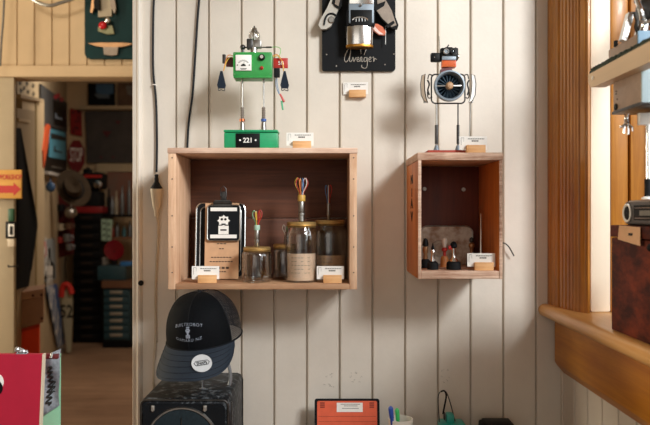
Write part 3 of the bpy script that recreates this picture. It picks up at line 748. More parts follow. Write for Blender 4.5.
# ------------------------------------------------------------------ small crate contents
Yp = 1.835
f, Wd, Hd = leaning(420, 473.5, 225.5, 212.5+(CZ-FS-.0005)/Yp*F, Yp, .06)
t = thing('metal_plate', f(.5, 0), 'weathered pale metal plate with rounded corners leaning inside the small crate', 'plate')
nrm = f(0, 0, 1)-f(0, 0, 0)
U = (f(1, 0)-f(0, 0)).normalized(); VV = (f(0, 1)-f(0, 0)).normalized()
MB().prism(rr3(f, Wd, Hd, .02, .0, 1, .0, 1), nrm*.002).build('plate_body', mat('weathered_plate', 'c2bcae', .5, .1, col2='8d6c50', scale=22, thr=(.42, .62)), t)
MB().tube(rr3(f, Wd, Hd, .019, .015, .985, .015, .985, .003), .0015, 8, closed=True).build('plate_rim', M_steel, t)
MB().lathe([(.020, .0), (.022, .001), (.020, .002)], f(.37, .42, .003), nrm, n=32, cap=False).lathe([(.012, .0), (.0135, .001), (.012, .002)], f(.37, .42, .003), nrm, n=24, cap=False).build('round_emblem', mat('pale_emblem', 'a8a296', .5, var=.1), t)
def figurine(px, Y, rb, hb, parts, label, basecol):
    x = P(px, 0, Y).x; z = FS+.0004
    t = thing('figurine', (x, Y, z), label, 'figurine', 'figurines in the small crate')
    MB().lathe([(rb, 0), (rb, hb*.55), (rb*.93, hb*.8), (rb*.6, hb), ], (x, Y, z), n=24).build('base_knob', basecol, t)
    for nm, prof, m_ in parts: MB().lathe([(a, hb+b) for a, b in prof], (x, Y, z), n=18).build(nm, m_, t)
    return t, x, z
M_tan2 = mat('tan_brass', 'a07a55', .4, .6, var=.2)
figurine(425.5, 1.74, .0125, .022, [('body', [(.005, -.004), (.006, .004), (.0045, .012), (.0075, .020), (.006, .030), (.004, .032)], M_tan2), ('head', [(.004, .031), (.0075, .034), (.006, .045), (.0045, .050), (.001, .052)], M_black)],
         'small figurine with black head and brass body at left of the small crate', M_blackm)
figurine(432.8, 1.69, .0135, .020, [('body', [(.006, -.003), (.0045, .008), (.0038, .018), (.006, .022), (.004, .028)], M_chrome), ('head', [(.003, .027), (.0045, .031), (.002, .038), (.0008, .043)], M_navy)],
         'chrome figurine on a black knob, second from the left in the small crate', M_blackm)
figurine(444.5, 1.765, .0105, .028, [('body', [(.004, -.002), (.0035, .010), (.007, .014), (.007, .019), (.003, .022)], M_red), ('head', [(.003, .021), (.006, .030), (.0075, .036), (.0055, .044), (.001, .047)], mat('bone_white', 'd9d4c8', .5))],
         'red and white topped figurine on an orange base, back centre of the small crate', mat('orange_base', 'b5713a', .5, var=.1))
t2, x2, z2 = figurine(453.6, 1.69, .0175, .022, [('body', [(.014, -.003), (.006, .006), (.0045, .012), (.005, .022), (.0055, .030)], M_chrome), ('head', [(.005, .029), (.0085, .033), (.0085, .039), (.005, .044), (.001, .046)], M_navy)],
         'chrome cone figurine with dark helmet on the widest black knob, small crate', M_blackm)
MB().bx((x2-.013, 1.69-.004, z2+.048), (x2-.004, 1.69+.004, z2+.058), .001).build('red_arm', M_red, t2)
figurine(471.5, 1.775, .0125, .026, [('body', [(.005, -.004), (.004, .012), (.0045, .02), (.008, .026), (.0075, .032), (.003, .036)], M_tan2), ('head', [(.003, .035), (.006, .039), (.005, .046), (.001, .049)], M_dsteel)],
         'brown bodied figurine at right of the small crate behind the price card', M_blackm)
x = P(480.6, 0, 1.70).x
sp_ = MB().cyl((x, 1.70, FS+.003), P(480.8, 213.5, 1.70), .0019, .0006, n=10).cyl((x, 1.70, FS+.0003), (x, 1.70, FS+.004), .009, n=20).build('letter_spike', mat('white_spike', 'e6e0d2', .5))
tagit(sp_, 'thin upright white spike standing behind the price card in the small crate', 'spike')

# ------------------------------------------------------------------ cables on wall
Yw = 1.872
def Wp(px, py, d=0.): return P(px, py, Yw+d)
plug = thing('extension_cable', Wp(156, 212), 'black cable with pale trailing socket hanging down the left boards of the wall', 'cable')
MB().tube([Wp(155, -15), Wp(153.5, 10), Wp(153, 50), Wp(153.5, 75), Wp(156, 100), Wp(157, 140), Wp(156.5, 172)], .0029, 8, smooth=6).build('black_cord', M_rubber, plug)
MB().lathe([(.0030, .038), (.0055, .036), (.0048, .030), (.006, .026), (.0055, .018), (.0125, .006), (.0155, .002), (.0155, 0)][::-1], Wp(156.5, 188.5, -.012), n=24).build('black_plug', M_rubber, plug)
M_ivory = mat('ivory_plastic', 'c6b9a2', .45, var=.05)
MB().lathe([(.004, -.075), (.0055, -.072), (.006, -.058), (.011, -.045), (.015, -.010), (.0165, -.006), (.0165, 0)], Wp(156.5, 189, -.012), n=28).build('socket_body', M_ivory, plug)
MB().tube([Wp(157, 214, -.008), Wp(158, 235), Wp(156, 270), Wp(155, 300), Wp(155.5, 335), Wp(154, 360), Wp(153, 400), Wp(152, 440)], .0030, 8, smooth=6).build('ivory_cord', M_ivory, plug)
ck = MB().lathe([(.004, 0), (.0045, .002), (.003, .0055)], Wp(155, 85.3, .006), (0, -1, 0), n=14).tube([Wp(152, 85.5, .004), Wp(153, 84.7, -.004), Wp(156, 84.7, -.004)], .0016, 6, smooth=3).build('cable_clip', M_white); tagit(ck, 'white cable clip nailed over the black cord at the upper left', 'clip')
ck = MB().lathe([(.0045, 0), (.0045, .002), (.003, .005)], Wp(156, 341.5, .006), (0, -1, 0), n=14).build('cable_clip', M_ivory); tagit(ck, 'ivory cable clip holding the pale cord beside the cap', 'clip')
kb = MB().lathe([(.0045, 0), (.005, .004), (.0075, .008), (.006, .0135), (.001, .015)], V(P(141, 0, 1.872).x, 1.8785, CZ-(283-212.5)/F*1.87), (0, -1, 0), n=20).build('coat_peg', M_blackm); tagit(kb, 'small round black knob on the left corner board beside the pale cord', 'knob')
cb = MB().tube([Wp(200.5, -15), Wp(197.5, 20), Wp(195, 60), Wp(192.5, 95), Wp(189, 120), Wp(187.5, 144), Wp(187.3, 151)], .0030, 8, smooth=6).build('power_cord', M_rubber)
tagit(cb, 'black cord hanging down the wall to the top of the large crate', 'cord')
hk = MB().tube([Wp(503, 243, .004), Wp(505, 243.5, -.006), Wp(509, 247, -.01), Wp(514, 256, -.008)], .0017, 6, smooth=4).build('bent_nail', M_dsteel)
tagit(hk, 'bent thin wire nail sticking out of the wall right of the small crate', 'nail')

# faint pencil scribbles that stain the boards low on the wall
scr = MB(); rnd = random.Random(5)
for cx0, cy0 in ((328, 380), (356, 376), (443, 378)):
    for k_ in range(9):
        a, b = cx0+rnd.uniform(-6, 6), cy0+rnd.uniform(-8, 8)
        if min(abs((a-143.3) % 32.7), 32.7-abs((a-143.3) % 32.7)) < 3.5: continue
        pts = [V(P(a+rnd.uniform(-1.6, 1.6), 0, 1.88).x, 1.8798, P(0, b+rnd.uniform(-1.2, 1.2), 1.88).z) for _ in range(4)]
        scr.tube(pts, .0003, 4, smooth=3)
o = scr.build('pencil_marks', mat('faint_graphite', 'a39b8f', .8)); tagit(o, 'faint pencil scribbles low on the cream boards', 'marks', kind='stuff')

# ------------------------------------------------------------------ table below the frame
M_table = wood('table_timber', '6e4e36', '93704f', .5, 'X', 8, .2)
TZ = .84
t = thing('display_table', (-.25, 1.5, 0), 'long timber table against the wall under the crates', 'table')
MB().bx((-1.15, 1.12, TZ-.035), (.50, 1.868, TZ), .003).build('table_top', M_table, t)
for a, b in ((-1.1, 1.16), (.45, 1.16), (-1.1, 1.82), (.45, 1.82)): MB().bx((a-.03, b-.03, 0), (a+.03, b+.03, TZ-.0352), .003).build('leg', M_table, t)
MB().bx((-1.07, 1.14, TZ-.12), (.42, 1.16, TZ-.036)).build('apron', M_table, t)

# ------------------------------------------------------------------ speaker box and cap
M_spk = mat('worn_black_case', '14171b', .5, col2='70767a', scale=60, thr=(.50, .72), detail=10, stretch=(1, 1, 1), bump=.1)
M_spk2 = mat('black_case_front', '0e1216', .42, var=.2)
sp0, sp1, syf, syb, szt = -.418, -.216, 1.57, 1.845, CZ-.421
t = thing('loudspeaker', ((sp0+sp1)/2, (syf+syb)/2, TZ), 'worn black loudspeaker box with round grille on the table under the cap', 'loudspeaker')
MB().bx((sp0, syf, TZ+.0004), (sp1, syb, szt), .014).build('cabinet', M_spk, t)
MB().tube([V(a, syf+.004, b) for a, b in rrect((sp0+sp1)/2, (TZ+szt)/2, sp1-sp0-.006, szt-TZ-.006, .012)], .003, 8, closed=True).build('front_edge_bead', M_dsteel, t)
MB().prism([V(a, syf-.003, b) for a, b in rrect((sp0+sp1)/2, (TZ+szt)/2, sp1-sp0-.018, szt-TZ-.020, .012)], (0, .004, 0)).build('front_panel', M_spk2, t)
sc = V((sp0+sp1)/2-.004, syf-.003, szt-.016-.082)
rg = MB().lathe([(.076, 0), (.078, .004), (.081, .004), (.083, 0)], sc, (0, -1, 0), n=56, cap=False).build('grille_ring', M_steel, t)
MB().lathe([(.076, .001), (.05, .004), (.001, .006)], sc, (0, -1, 0), n=56, cap=False).build('grille', mat('grille_cloth', '1b262b', .6, var=.3, scale=200), t)
MB().cyl(sc+V(0, -.007, .02), sc+V(0, -.007, .06), .0008, n=6).build('grille_seam', M_dsteel, t)
for px in (153.5, 205.5):
    q = V(P(px, 0, syf).x, syf-.003, szt-.016)
    MB().bx(q+V(-.004, -.005, -.008), q+V(.004, .001, .004), .0015).cyl(q+V(0, -.006, -.006), q+V(0, 0, -.006), .003, n=12).build('panel_clip', mat('nickel_clip', 'b0aca4', .35, .8, var=.1) if px < 200 else MATS['nickel_clip'], t)
MB().bx((sp1-.001, 1.60, TZ+.02), (sp1+.002, 1.606, szt-.014)).bx((sp1-.001, 1.82, TZ+.02), (sp1+.002, 1.826, szt-.014)).build('side_seam', M_dsteel, t)

# cap on a bent steel stand
st = MB()
st.tube([V(-.292, 1.66, szt+.004), V(-.292, 1.66, szt+.185)], .0022, 8)
st.tube([V(-.232, 1.69, szt+.003), V(-.229, 1.69, szt+.018), V(-.232, 1.69, szt+.045), V(-.245, 1.688, szt+.085), V(-.262, 1.68, szt+.125), V(-.292, 1.66, szt+.15)], .0042, 10, smooth=6)
st.lathe([(.007, 0), (.008, .002), (.003, .003)], (-.292, 1.66, szt+.0004), n=28)
st.ball((-.292, 1.66, szt+.190), .012, n=14)
st = st.build('cap_stand', mat('grey_stand', '8f9398', .4, .6, var=.1)); tagit(st, 'bent grey metal display stand on the loudspeaker holding the cap', 'stand')

M_cap = mat('cap_black_cloth', '0f1216', .75, var=.2, scale=300, bump=.2)
M_brim = mat('cap_navy_brim', '2b3745', .7, var=.1, scale=300, bump=.2)
def mesh_mat():
    m = bpy.data.materials.new('cap_mesh'); m.use_nodes = True; nt = m.node_tree; b = nt.nodes['Principled BSDF']
    b.inputs['Base Color'].default_value = srgb('11151a'); b.inputs['Roughness'].default_value = .5
    tc = nt.nodes.new('ShaderNodeTexCoord'); sep = nt.nodes.new('ShaderNodeSeparateXYZ'); nt.links.new(tc.outputs['UV'], sep.inputs[0])
    outs = []
    for ch, fr_ in (('X', 1.), ('Y', 1.)):
        a = nt.nodes.new('ShaderNodeMath'); a.operation = 'SINE'; mu = nt.nodes.new('ShaderNodeMath'); mu.operation = 'MULTIPLY'; mu.inputs[1].default_value = 2*PI/.0042*fr_
        nt.links.new(sep.outputs[ch], mu.inputs[0]); nt.links.new(mu.outputs[0], a.inputs[0]); outs.append(a)
    mn = nt.nodes.new('ShaderNodeMath'); mn.operation = 'MINIMUM'; nt.links.new(outs[0].outputs[0], mn.inputs[0]); nt.links.new(outs[1].outputs[0], mn.inputs[1])
    lt_ = nt.nodes.new('ShaderNodeMath'); lt_.operation = 'GREATER_THAN'; lt_.inputs[1].default_value = .05; nt.links.new(mn.outputs[0], lt_.inputs[0])
    tr = nt.nodes.new('ShaderNodeBsdfTransparent'); mx = nt.nodes.new('ShaderNodeMixShader')
    nt.links.new(lt_.outputs[0], mx.inputs[0]); nt.links.new(b.outputs[0], mx.inputs[1]); nt.links.new(tr.outputs[0], mx.inputs[2])
    nt.links.new(mx.outputs[0], nt.nodes['Material Output'].inputs[0]); return m
ca, cb_, cH, cn = .088, .098, .112, 2.5
capM = Matrix.Translation((-.289, 1.675, szt+.122)) @ Euler((0, 0, math.radians(-11))).to_matrix().to_4x4() @ Euler((math.radians(9), 0, 0)).to_matrix().to_4x4() @ Euler((0, math.radians(-3), 0)).to_matrix().to_4x4()
def crown(u, h, off=0.):
    Rr = max(0., 1-h**cn)**(1/cn)
    x = (ca+off)*Rr*math.cos(u); y = (cb_+off)*Rr*math.sin(u)
    z = (cH+off)*h
    if y < 0: y *= 1.0
    return V(x, y, z)
cap = thing('trucker_cap', capM.translation, 'black and navy trucker cap with mesh back on the stand atop the loudspeaker', 'cap')
def cgrid(u0, u1, h0, h1, nu, nv, off=0.): return MB().grid(lambda a, b: capM @ crown(u0+(u1-u0)*a, h0+(h1-h0)*math.sin(b*PI/2), off), nu, nv)
ufa, ufb = math.radians(-176), math.radians(-24)     # front panels
fp_ = cgrid(ufa, ufb, 0, .9995, 40, 22).build('front_panels', M_cap, cap, solid=.0015)
o = MB()
bm = o.bm; uvl = bm.loops.layers.uv.new('UVMap')
nu, nv = 48, 22
g = [[None]*nu for _ in range(nv)]; uvc = {}
for j in range(nv):
    h = .9995*math.sin(j/(nv-1)*PI/2)
    for i in range(nu):
        u = ufb+(2*PI+ufa-ufb)*i/(nu-1)
        v = bm.verts.new(capM @ crown(u, h)); g[j][i] = v; uvc[v] = (u*.09, math.asin(min(1, h))*.11)
for j in range(nv-1):
    for i in range(nu-1):
        fc = bm.faces.new((g[j][i], g[j][i+1], g[j+1][i+1], g[j+1][i]))
        for lp in fc.loops: lp[uvl].uv = uvc[lp.vert]
mp_ = o.build('mesh_back', mesh_mat(), cap)
sm = MB()
for ud in (-90, -176, -24, 60, 120):
    u = math.radians(ud)
    sm.tube([capM @ crown(u, .999*math.sin(k_/14*PI/2), .0006) for k_ in range(15)], .0011 if ud != -90 else .0007, 5)
sm.tube([capM @ crown(2*PI*k_/40, .01, .001) for k_ in range(40)], .0016, 6, closed=True)
sm.build('seam_piping', M_cap, cap)
MB().ball(capM @ V(0, 0, cH), .006, (1, 1, .6)).build('top_button', M_cap, cap)
def brimf(a, b):
    s = a*2-1
    th = math.radians(-90+s*74)
    base = V(ca*math.cos(th), cb_*math.sin(th), .002)
    Lb = .070*(max(0, 1-abs(s)**3.2)**.5)
    out = V(s*.22, -1, 0).normalized()
    p = base+out*Lb*b
    xx = p.x/.09
    p.z += -.046*(b**1.15)*(Lb/.070) - .012*min(1, xx*xx)*b
    return p
br_ = MB().grid(lambda a, b: capM @ brimf(a*.998+.001, b), 48, 14).build('brim', M_brim, cap, solid=.003)
stt = MB()
for q in (.22, .4, .58, .76, .93):
    stt.tube([capM @ (brimf(.06+.88*k_/40, q)+V(0, 0, .0005)) for k_ in range(41)], .0004, 4)
stt.build('brim_stitching', M_cap, br_)
def on_crown(x, z, off=.0012):
    h = z/cH; Rr = (1-h**cn)**(1/cn)
    y = -cb_*math.sqrt(max(0, Rr*Rr-(x/ca)**2))
    return V(x, y-off, z)
def crown_text(txt, size, zc, arc, m, name, xoff=0.):
    mb = text_bm(txt, size, 0, -.0001, 1.2)
    for v in mb.bm.verts:
        x, y = v.co.x+xoff, v.co.y
        v.co = capM @ on_crown(x, zc+y+arc*(x-xoff)**2)
    return mb.build(name, m, fp_)
M_thread = mat('pale_thread', '9aa3b2', .6, var=.1)
crown_text('BUILTROBOT', .0095, .060, -5, M_thread, 'lettering')
crown_text('OAMARU NZ', .0092, .0245, 5, M_thread, 'lettering')
eb = MB()
def cpoly(pts, m_=None):
    a = [eb.bm.verts.new(capM @ on_crown(x, z, .0014)) for x, z in pts]; eb.bm.faces.new(a)
cpoly([(.0045*math.cos(k_*PI/6)*(1 if k_ % 2 else 1.35), .047+.0045*math.sin(k_*PI/6)*(1 if k_ % 2 else 1.3)) for k_ in range(12)])
cpoly([(-.0048, .030), (.0048, .030), (.0048, .0375), (-.0048, .0375)])
cpoly([(-.002, .0375), (.002, .0375), (.002, .042), (-.002, .042)])
cpoly([(-.0035, .053), (.004, .0535), (.004, .0555), (-.0035, .055)])
eb.build('embroidered_robot', M_thread, fp_)
eb = MB()
for sgn in (-1, 1): eb.tube([capM @ on_crown(sgn*.0018+.0012*math.cos(k_*PI/4), .048+.0012*math.sin(k_*PI/4), .0018) for k_ in range(8)], .0003, 4, closed=True)
for k_ in (-1, 0, 1): eb.tube([capM @ on_crown(k_*.0025, .0315, .0018), capM @ on_crown(k_*.0025, .036, .0018)], .0003, 4)
eb.build('embroidery_detail', M_navy, fp_)
# sticker on the brim
ps = brimf(.66, .52); pa = brimf(.69, .52); pb = brimf(.66, .60)
uu = (pa-ps).normalized(); vv = (ps-pb); vv = (vv-uu*vv.dot(uu)).normalized(); nn = uu.cross(vv)
if nn.y > 0: nn = -nn
Rw = capM.to_3x3(); ctr = capM @ (ps+nn*.0035); uu = Rw @ uu; vv = Rw @ vv; nn = Rw @ nn
sk = MB().lathe([(.0225, 0), (.0225, .0006)], ctr, nn, n=40).build('round_sticker', mat('silver_sticker', 'd5dade', .25, .3, var=.1), br_)
c2 = ctr+nn*.0009
hx = [c2+uu*a+vv*b for a, b in ((-.017, .001), (-.013, .006), (.013, .006), (.017, .001), (.013, -.005), (-.013, -.005))]
MB().tube(hx, .0009, 5, closed=True).build('sticker_outline', M_ink, sk)
text('SNAPS', .0095, c2, M_ink, sk, u=uu, v=vv, bold=.03, sx=.85)

# ------------------------------------------------------------------ things along the table by the wall
Yo = 1.80
f, Wd, Hd = leaning(314.5, 380, 400.3, 212.5+(CZ-TZ-.0005)/Yo*F, Yo, .13)
t = thing('framed_print', f(.5, 0), 'black framed orange-red sheet leaning on the wall under the large crate', 'frame')
nrm = f(0, 0, 1)-f(0, 0, 0)
MB().prism(rr3(f, Wd, Hd, .006), nrm*.006).build('frame', M_blackm, t)
MB().prism(rr3(f, Wd, Hd, .004, .04, .96, .03, .97, .0062), nrm*.0008).build('orange_sheet', mat('orange_sheet', 'e0603e', .6, var=.06, scale=50), t)
m_ = MB().prism([f(.34, .81, .0075), f(.74, .81, .0075), f(.74, .945, .0075), f(.34, .945, .0075)], nrm*.0006).build('paper_label', M_white, t)
pm = MB()
for v, a, b in ((.92, .4, .7), (.895, .45, .66), (.86, .42, .68)):
    pm.prism([f(a, v, .0083), f(b, v, .0083), f(b, v+.008, .0083), f(a, v+.008, .0083)], nrm*.0003)
pm.build('print', M_greyink, m_)
pm = MB()
for u in (.12, .88):
    for v in (.93, .90, .87):
        pm.prism([f(u-.035, v, .0072), f(u+.035, v, .0072), f(u+.035, v+.02, .0072), f(u-.035, v+.02, .0072)], nrm*.0003)
for i in range(1, 9):
    v = .80-.075*i+.02
    pm.prism([f(.06, v, .0072), f(.94, v, .0072), f(.94, v+.004, .0072), f(.06, v+.004, .0072)], nrm*.0003)
pm.build('printed_marks', mat('dark_red_ink', '8e3522', .7), t)

# pen cup
def pen(p0, p1, r, m, label, cap=None):
    o = MB().tube([Vector(p0), Vector(p1)], r, 10)
    d = (Vector(p1)-Vector(p0)).normalized()
    o.lathe([(r*1.25, -.028), (r*1.35, -.004), (r, 0), (r*.5, .002)], Vector(p1), d, n=12)
    o = o.build('pen', m); tagit(o, label, 'pen', 'pens in the cup'); return o
cp = P(399, 0, 1.72)
cup = thing('pen_cup', (cp.x, 1.72, TZ), 'cream pen cup on the table against the wall, holding a blue and a green pen', 'cup')
ztop = CZ-(418.5-212.5)/F*1.72
MB().lathe([(.026, 0.0004), (.028, .004), (.030, ztop-TZ), (.0275, ztop-TZ), (.026, .006), (.001, .006)], (cp.x+.004, 1.72, TZ), n=32, cap=False).build('cup_body', mat('cream_ceramic', 'e4ddd0', .4, var=.04), cup)
pen((cp.x-.002, 1.72, TZ+.01), P(390.5, 407, 1.70), .0046, mat('blue_pen', '27489a', .35), 'blue pen leaning left in the pen cup')
pen((cp.x+.008, 1.725, TZ+.01), P(397, 409, 1.71), .004, mat('green_pen', '3dbb62', .35), 'green pen standing in the pen cup beside the blue pen')

# teal robot body with wire loop
Yt = 1.77
M_teal = mat('teal_enamel', '2a9c90', .35, var=.1)
def T(px, py, d=0.): return P(px, py, Yt+d)
t = thing('robot_figure', V(T(452, 0).x, Yt, TZ), 'teal robot with a tall dark wire loop standing at the wall foot', 'robot')
MB().bx((T(439, 0).x, Yt-.03, T(0, 470).z), (T(464.5, 0).x, Yt+.03, T(0, 421.5).z), .006).build('body', M_teal, t)
MB().bx((T(446, 0).x, Yt-.015, T(0, 422).z), (T(453.5, 0).x, Yt+.015, T(0, 413).z), .004).build('head', M_teal, t)
MB().lathe([(.010, 0), (.0105, .002), (.008, .003)], T(444.8, 416, .0), (-1, 0, 0), n=16).build('ear', M_dsteel, t)
MB().lathe([(.018, 0), (.018, .002), (.016, .003)], V(T(452.5, 0).x, Yt-.030, T(0, 431).z), (0, -1, 0), n=30).build('dial', M_white, t)
for px in (444, 459): MB().cyl(V(T(px, 0).x, Yt, TZ+.0005), T(px, 469), .005, n=12).build('leg', M_steel, t)
MB().tube([T(439.5, 422), T(438.2, 405), T(438.5, 395), T(441.5, 391.3), T(446, 392), T(450, 402), T(455, 421)], .0014, 8, smooth=6).build('wire_loop', M_dsteel, t)
MB().tube([T(441, 391.5), T(444.5, 391), T(446.2, 396), T(444.5, 406), T(443, 414)], .0022, 8, smooth=6).build('inner_strap', M_blackm, t)
# black camera-like case right
q0 = P(481, 0, 1.80); q1 = P(513, 0, 1.80); zt_ = CZ-(421.3-212.5)/F*1.80
t = thing('camera_case', V((q0.x+q1.x)/2, 1.80, TZ), 'low black case standing right of the teal robot at the foot of the wall', 'case')
MB().bx((q0.x, 1.765, TZ+.0004), (q1.x, 1.835, zt_-.004), .006).build('case_body', M_blackm, t)
MB().bx((q0.x+.008, 1.77, zt_-.005), (q1.x-.004, 1.83, zt_), .002).build('case_lid', M_black, t)

# ------------------------------------------------------------------ red panel display, lower left
Yl = 1.50
def Q(px, py, d=0.): return P(px, py, Yl+d)
M_crim = mat('crimson_card', 'b01434', .55, var=.05)
M_edge = mat('cream_edge', 'd9c9b0', .6)
t = thing('display_box', V(Q(10, 0).x, Yl, TZ), 'flat crimson display panel standing at the lower left front', 'panel')
zt_ = Q(0, 354.3).z
MB().prism([V(Q(-60, 0).x, Yl, TZ+.0004), V(Q(35.2, 0).x, Yl, TZ+.0004), Q(42.2, 354.3), V(Q(-60, 0).x, Yl, zt_)], (0, .012, 0)).build('crimson_face', M_crim, t)
MB().prism([V(Q(35.3, 0).x, Yl-.0005, TZ+.0004), V(Q(36.6, 0).x, Yl-.0005, TZ+.0004), Q(43.6, 354.2, -.0005), Q(42.3, 354.2, -.0005)], (0, .0125, 0)).build('cream_side_edge', M_edge, t)
MB().lathe([(.020, 0), (.020, .0008)], Q(-5.5, 382, -.0005), (0, -1, 0), n=30).build('white_dot', M_white, t)
MB().lathe([(.018, 0), (.018, .0008)], Q(-5.6, 388, -.0015), (0, -1, 0), n=30).build('black_dot', M_black, t)
Ym = 1.56
M_mintc = mat('mint_card', '8fc9a4', .6, var=.05)
q = lambda px, py: P(px, py, Ym)
o = MB().prism([V(q(35, 0).x, Ym, TZ+.0004), V(q(59.5, 0).x, Ym, TZ+.0004), q(60, 354), q(38, 354)], (0, .006, 0)).build('mint_panel', [M_mintc]); tagit(o, 'pale mint green panel standing behind the crimson panel', 'panel')
o = thing('photo_bag', q(52, 410), 'greyish printed plastic bag clipped in front of the mint panel', 'bag')
def bagf(a, b):
    px = 43.5+(60.5-43.5)*a-(1-b)*1.5; py = 416-2*a*5-(60-10*a*.3)*b
    p = P(px, py, Ym-.010); p.y += -.006*math.sin(a*5+b*6)*.6-.004*math.sin(b*9); return p
M_bag = mat('printed_bag', 'b3b9c2', .25, col2='6d7680', scale=35, thr=(.45, .7))
bg_ = MB().grid(bagf, 16, 24).build('bag', M_bag, o, solid=.001)
pr_ = MB(); rnd = random.Random(2)
pts = []
for k_ in range(26):
    a = .42+.16*math.sin(k_*1.9)+.02*rnd.random(); b = .12+.68*k_/26
    p = bagf(a, b); p.y -= .002; pts.append(p)
pr_.tube(pts, .0022, 6, smooth=3)
pts = []
for k_ in range(12):
    a = .62+.12*math.cos(k_*1.3); b = .3+.2*k_/12; p = bagf(a, b); p.y -= .002; pts.append(p)
pr_.tube(pts, .0012, 5, smooth=3)
pr_.build('printed_scrawl', M_ink, bg_)
MB().bx(q(44, 357.5)+V(0, -.018, 0), q(61, 352.5)+V(0, -.002, 0), .002).build('red_header', M_dred, o)
MB().cyl(q(55, 356)+V(0, -.022, 0), q(55, 352)+V(0, -.016, 0), .003).build('header_rivet', M_steel, o)
# crumpled foil on top of crimson panel
fo = MB(); rnd = random.Random(9)
for k_ in range(9):
    c_ = Q(rnd.uniform(17, 28), rnd.uniform(348.5, 352), .006); fo.ball(c_, rnd.uniform(.004, .008), (1, .8, .8), (rnd.random()*3, rnd.random()*3, 0), n=7)
fo.box(Q(22.5, 353.6, .006), (.024, .010, .003))
fo = fo.build('crumpled_foil', mat('foil', 'c8ccd0', .25, .9), ang=.1); tagit(fo, 'crumpled silver foil lump on the top edge of the crimson panel', 'foil')

# ------------------------------------------------------------------ right: wooden box, radio, big robot on the sill
M_mahog = mat('mahogany', '35100a', .65, col2='7c331b', scale=30, thr=(.38, .7), stretch=(1, .5, 1), bump=.2)
SZ = 1.2545
t = thing('wooden_box', (.69, 1.25, SZ), 'dark red-brown wooden box standing on the window sill', 'box')
MB().bx((.600, 1.02, SZ+.0004), (.785, 1.461, 1.448), .003).build('box_body', M_mahog, t)
MB().bx((.598, 1.018, 1.4495), (.787, 1.463, 1.474), .003).build('box_lid', M_mahog, t)
MB().lathe([(.007, 0), (.007, .003), (.003, .006)], (.600, 1.285, 1.435), (-1, 0, 0), n=16).build('latch', M_blackm, t)
tg = MB().prism([V(.5965, 1.412, 1.474), V(.5965, 1.318, 1.472), V(.592, 1.308, 1.437), V(.592, 1.408, 1.446)], (-.0008, 0, 0)).build('kraft_tag', M_kraft); tagit(tg, 'kraft price tag hanging on the dark wooden box', 'tag')
MB().bx((.5925, 1.345, 1.455), (.5935, 1.362, 1.460)).build('print', M_ink, tg)
M_radio = mat('radio_grey', '4b4947', .4, .3, var=.1)
t = thing('radio', (.64, 1.27, 1.4745), 'low dark grey radio with pale ringed speaker lying on the wooden box', 'radio')
MB().bx((.600, 1.06, 1.4745), (.70, 1.408, 1.524), .012).build('radio_case', M_radio, t)
c_ = V(.600, 1.383, 1.499)
MB().lathe([(.0135, 0), (.0165, .003), (.0185, .002), (.0185, 0)], c_, (-1, 0, 0), n=32, cap=False).build('speaker_ring', M_white, t)
MB().lathe([(.0135, .001), (.008, .0025), (.001, .002)], c_, (-1, 0, 0), n=28, cap=False).build('speaker_cone', M_blackm, t)
MB().bx((.5985, 1.10, 1.485), (.6005, 1.352, 1.514), .0005).build('front_panel', M_blackm, t)
MB().bx((.5975, 1.265, 1.494), (.5990, 1.325, 1.504), .0003).build('label_plate', M_greyink, t)
MB().bx((.5972, 1.27, 1.508), (.5986, 1.345, 1.5095)).bx((.5972, 1.27, 1.4885), (.5986, 1.345, 1.490)).build('trim_line', M_steel, t)

M_rbody = mat('taupe_metal_case', '97806e', .5, .2, var=.12, scale=60)
M_lblue = mat('light_blue_face', 'b5ccd4', .45, var=.06)
M_mblue = mat('mid_blue_block', '7fa3bd', .45, var=.06)
M_rail = mat('pale_wood_rail', 'd2b795', .5, var=.1, scale=12, stretch=(1, .1, 1))
t = thing('robot_figure', (.60, 1.29, 1.5245), 'large robot of boxes and chrome standing on the radio by the window', 'robot')
MB().bx((.560, 1.236, 1.695), (.655, 1.355, 1.762), .002).build('body', M_rbody, t)
MB().bx((.5605, 1.232, 1.692), (.655, 1.2365, 1.766), .001).build('front_face', M_lblue, t)
MB().bx((.585, 1.2305, 1.735), (.60, 1.2325, 1.740)).bx((.585, 1.2305, 1.715), (.60, 1.2325, 1.720)).build('face_marks', M_bluegrey, t)
MB().lathe([(.003, 0), (.003, .002)], (.566, 1.232, 1.759), (0, -1, 0), n=10).build('face_rivet', M_ink, t)
MB().lathe([(.006, 0), (.0065, .002), (.004, .003)], (.560, 1.340, 1.703), (-1, 0, 0), n=18).build('side_plug', M_black, t)
for y, z in ((1.34, 1.728), (1.34, 1.733), (1.31, 1.757), (1.335, 1.717)): MB().lathe([(.0015, 0), (.0015, .001)], (.560, y, z), (-1, 0, 0), n=8).build('rivet', M_ink, t)
MB().bx((.558, 1.232, 1.690), (.655, 1.357, 1.696), .001).build('bottom_flange', M_dsteel, t)
def rail(z0, z1): return [V(.536, 1.425, z0), V(.536, 1.0, z0+.0), V(.536, 1.0, z1), V(.536, 1.425, z1)]
MB().prism([V(.538, 1.412, 1.7555), V(.538, 1.405, 1.752), V(.538, 1.0, 1.748), V(.538, 1.0, 1.785), V(.538, 1.425, 1.782), V(.538, 1.425, 1.765)], (.027, 0, 0)).build('brush_rail', M_rail, t)
br2 = MB(); rnd = random.Random(4)
br2.bx((.540, 1.0, 1.784), (.563, 1.423, 1.788))
for k_ in range(90):
    y = 1.0+.42*(k_+.5)/90
    for x in (.543, .551, .559): br2.box((x+rnd.uniform(-.002, .002), y, 1.789), (.004, .004, .008), 0, (rnd.uniform(-.3, .3), rnd.uniform(-.3, .3), 0))
br2.build('bristles', mat('dark_green_bristle', '2b3626', .8, var=.2), t)
MB().lathe([(.0035, 0), (.004, .002), (.002, .003)], (.538, 1.398, 1.770), (-1, 0, 0), n=12).build('rail_bolt', M_white, t)
